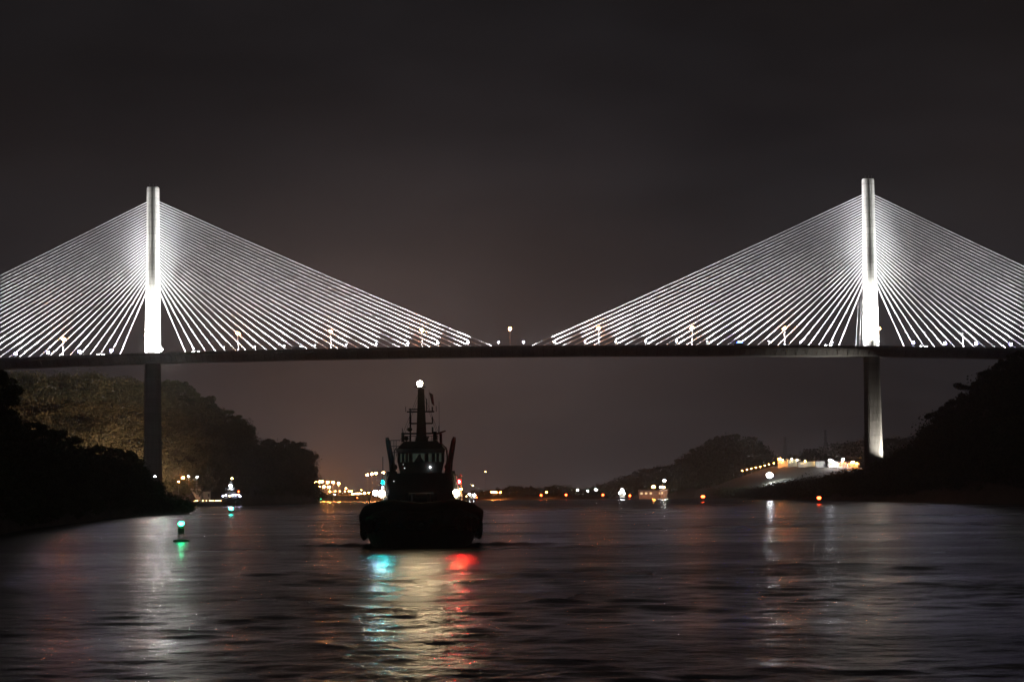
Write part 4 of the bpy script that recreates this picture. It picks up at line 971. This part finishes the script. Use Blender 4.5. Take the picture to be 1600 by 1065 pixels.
# lattice towers on the ridge
def lattice(px, py_top, py_base, D, label, arms):
    a = at(px, py_base, D); H = at(px, py_top, D).z - a.z + 8
    l = thing('lattice_tower', label, 'power pylon', (a.x, D, a.z - 8))
    w0, w1 = H * .075, H * .018
    for sx in (-1, 1):
        for sy in (-1, 1): part('leg', MB().tube([(sx * w0, sy * w0, -2), (sx * w1, sy * w1, H)], .28, 5), M['steel'], l)
    br = MB(); nlev = 9
    for k in range(nlev):
        za, zb = H * k / nlev, H * (k + 1) / nlev; wa = w0 + (w1 - w0) * k / nlev; wb = w0 + (w1 - w0) * (k + 1) / nlev
        for sy in (-1, 1):
            br.tube([(-wa, sy * wa, za), (wb, sy * wb, zb)], .16, 4); br.tube([(wa, sy * wa, za), (-wb, sy * wb, zb)], .16, 4)
            br.tube([(sy * wa, -wa, za), (sy * wb, wb, zb)], .16, 4)
    part('bracing', br, M['steel'], l)
    for z in arms: part('cross_arm', MB().tube([(-H * .13, 0, H * z), (0, 0, H * z + .9), (H * .13, 0, H * z)], .3, 5), M['steel'], l)
lattice(1227, 682, 716, 2950, 'tall thin lattice tower above the lit road', (.97,))
lattice(1290, 671, 700, 3150, 'lattice power tower with cross arms on the hazy ridge', (.74, .86, .97))
lattice(1134, 674, 688, 2500, 'short lattice mast on top of the rounded hill', (.9,))
# palms on the wooded point
def palm(px, py, D, label, h=14):
    p = at(px, py, D); t_ = thing('palm_tree', label, 'palm tree', (p.x, D, p.z - h), random.uniform(0, 6), 'palms on the wooded point')
    part('trunk', MB().tube([(0, 0, -6), (.3, 0, h * .5), (.1, 0, h)], [.3, .22, .16], 6), M['bark'], t_)
    cr_ = MB()
    for k in range(14):
        a = k * 2.4; r0 = Vector((math.cos(a), math.sin(a), 0)); el = random.uniform(-.1, .9); side = Vector((-r0.y, r0.x, 0))
        pr = [Vector((.1, 0, h)) + r0 * (q * 3.4) + Vector((0, 0, el * q * 2.2 - 2.6 * q * q)) for q in (0, .35, .7, 1)]
        wv = (.12, .55, .5, .05); vs = []
        for p_, w_ in zip(pr, wv): vs += [p_ - side * w_ - Vector((0, 0, w_ * .4)), p_, p_ + side * w_ - Vector((0, 0, w_ * .4))]
        fs = []
        for q in range(3):
            for e_ in (0, 1): fs.append((q * 3 + e_, q * 3 + e_ + 1, q * 3 + 4 + e_, q * 3 + 3 + e_))
        cr_.add(vs, fs)
    part('crown', cr_, M['leaf'], t_)
palm(414, 688, 1800, 'palm tree standing above the treetops of the wooded point'); palm(433, 691, 1880, 'palm tree standing above the treetops of the wooded point', 12)

# ------------------------------------------------------------------ haze
HAZE = 1.0e-4
if HAZE > 0:
    m, t, o = new_mat('night_haze')
    pv = nn(t, 'ShaderNodeVolumePrincipled'); pv.inputs['Color'].default_value = (.95, .94, .93, 1); pv.inputs['Density'].default_value = HAZE; pv.inputs['Anisotropy'].default_value = .7
    t.links.new(pv.outputs[0], o.inputs['Volume'])
    hz = MB().box((0, 2400, 97), (4200, 5600, 198)); hz.v = [(x, y, z) for x, y, z in hz.v]
    h_ = ob('haze', hz.mesh('haze', m)); tag(h_, 'thin night haze over the canal', 'haze', kind='stuff')
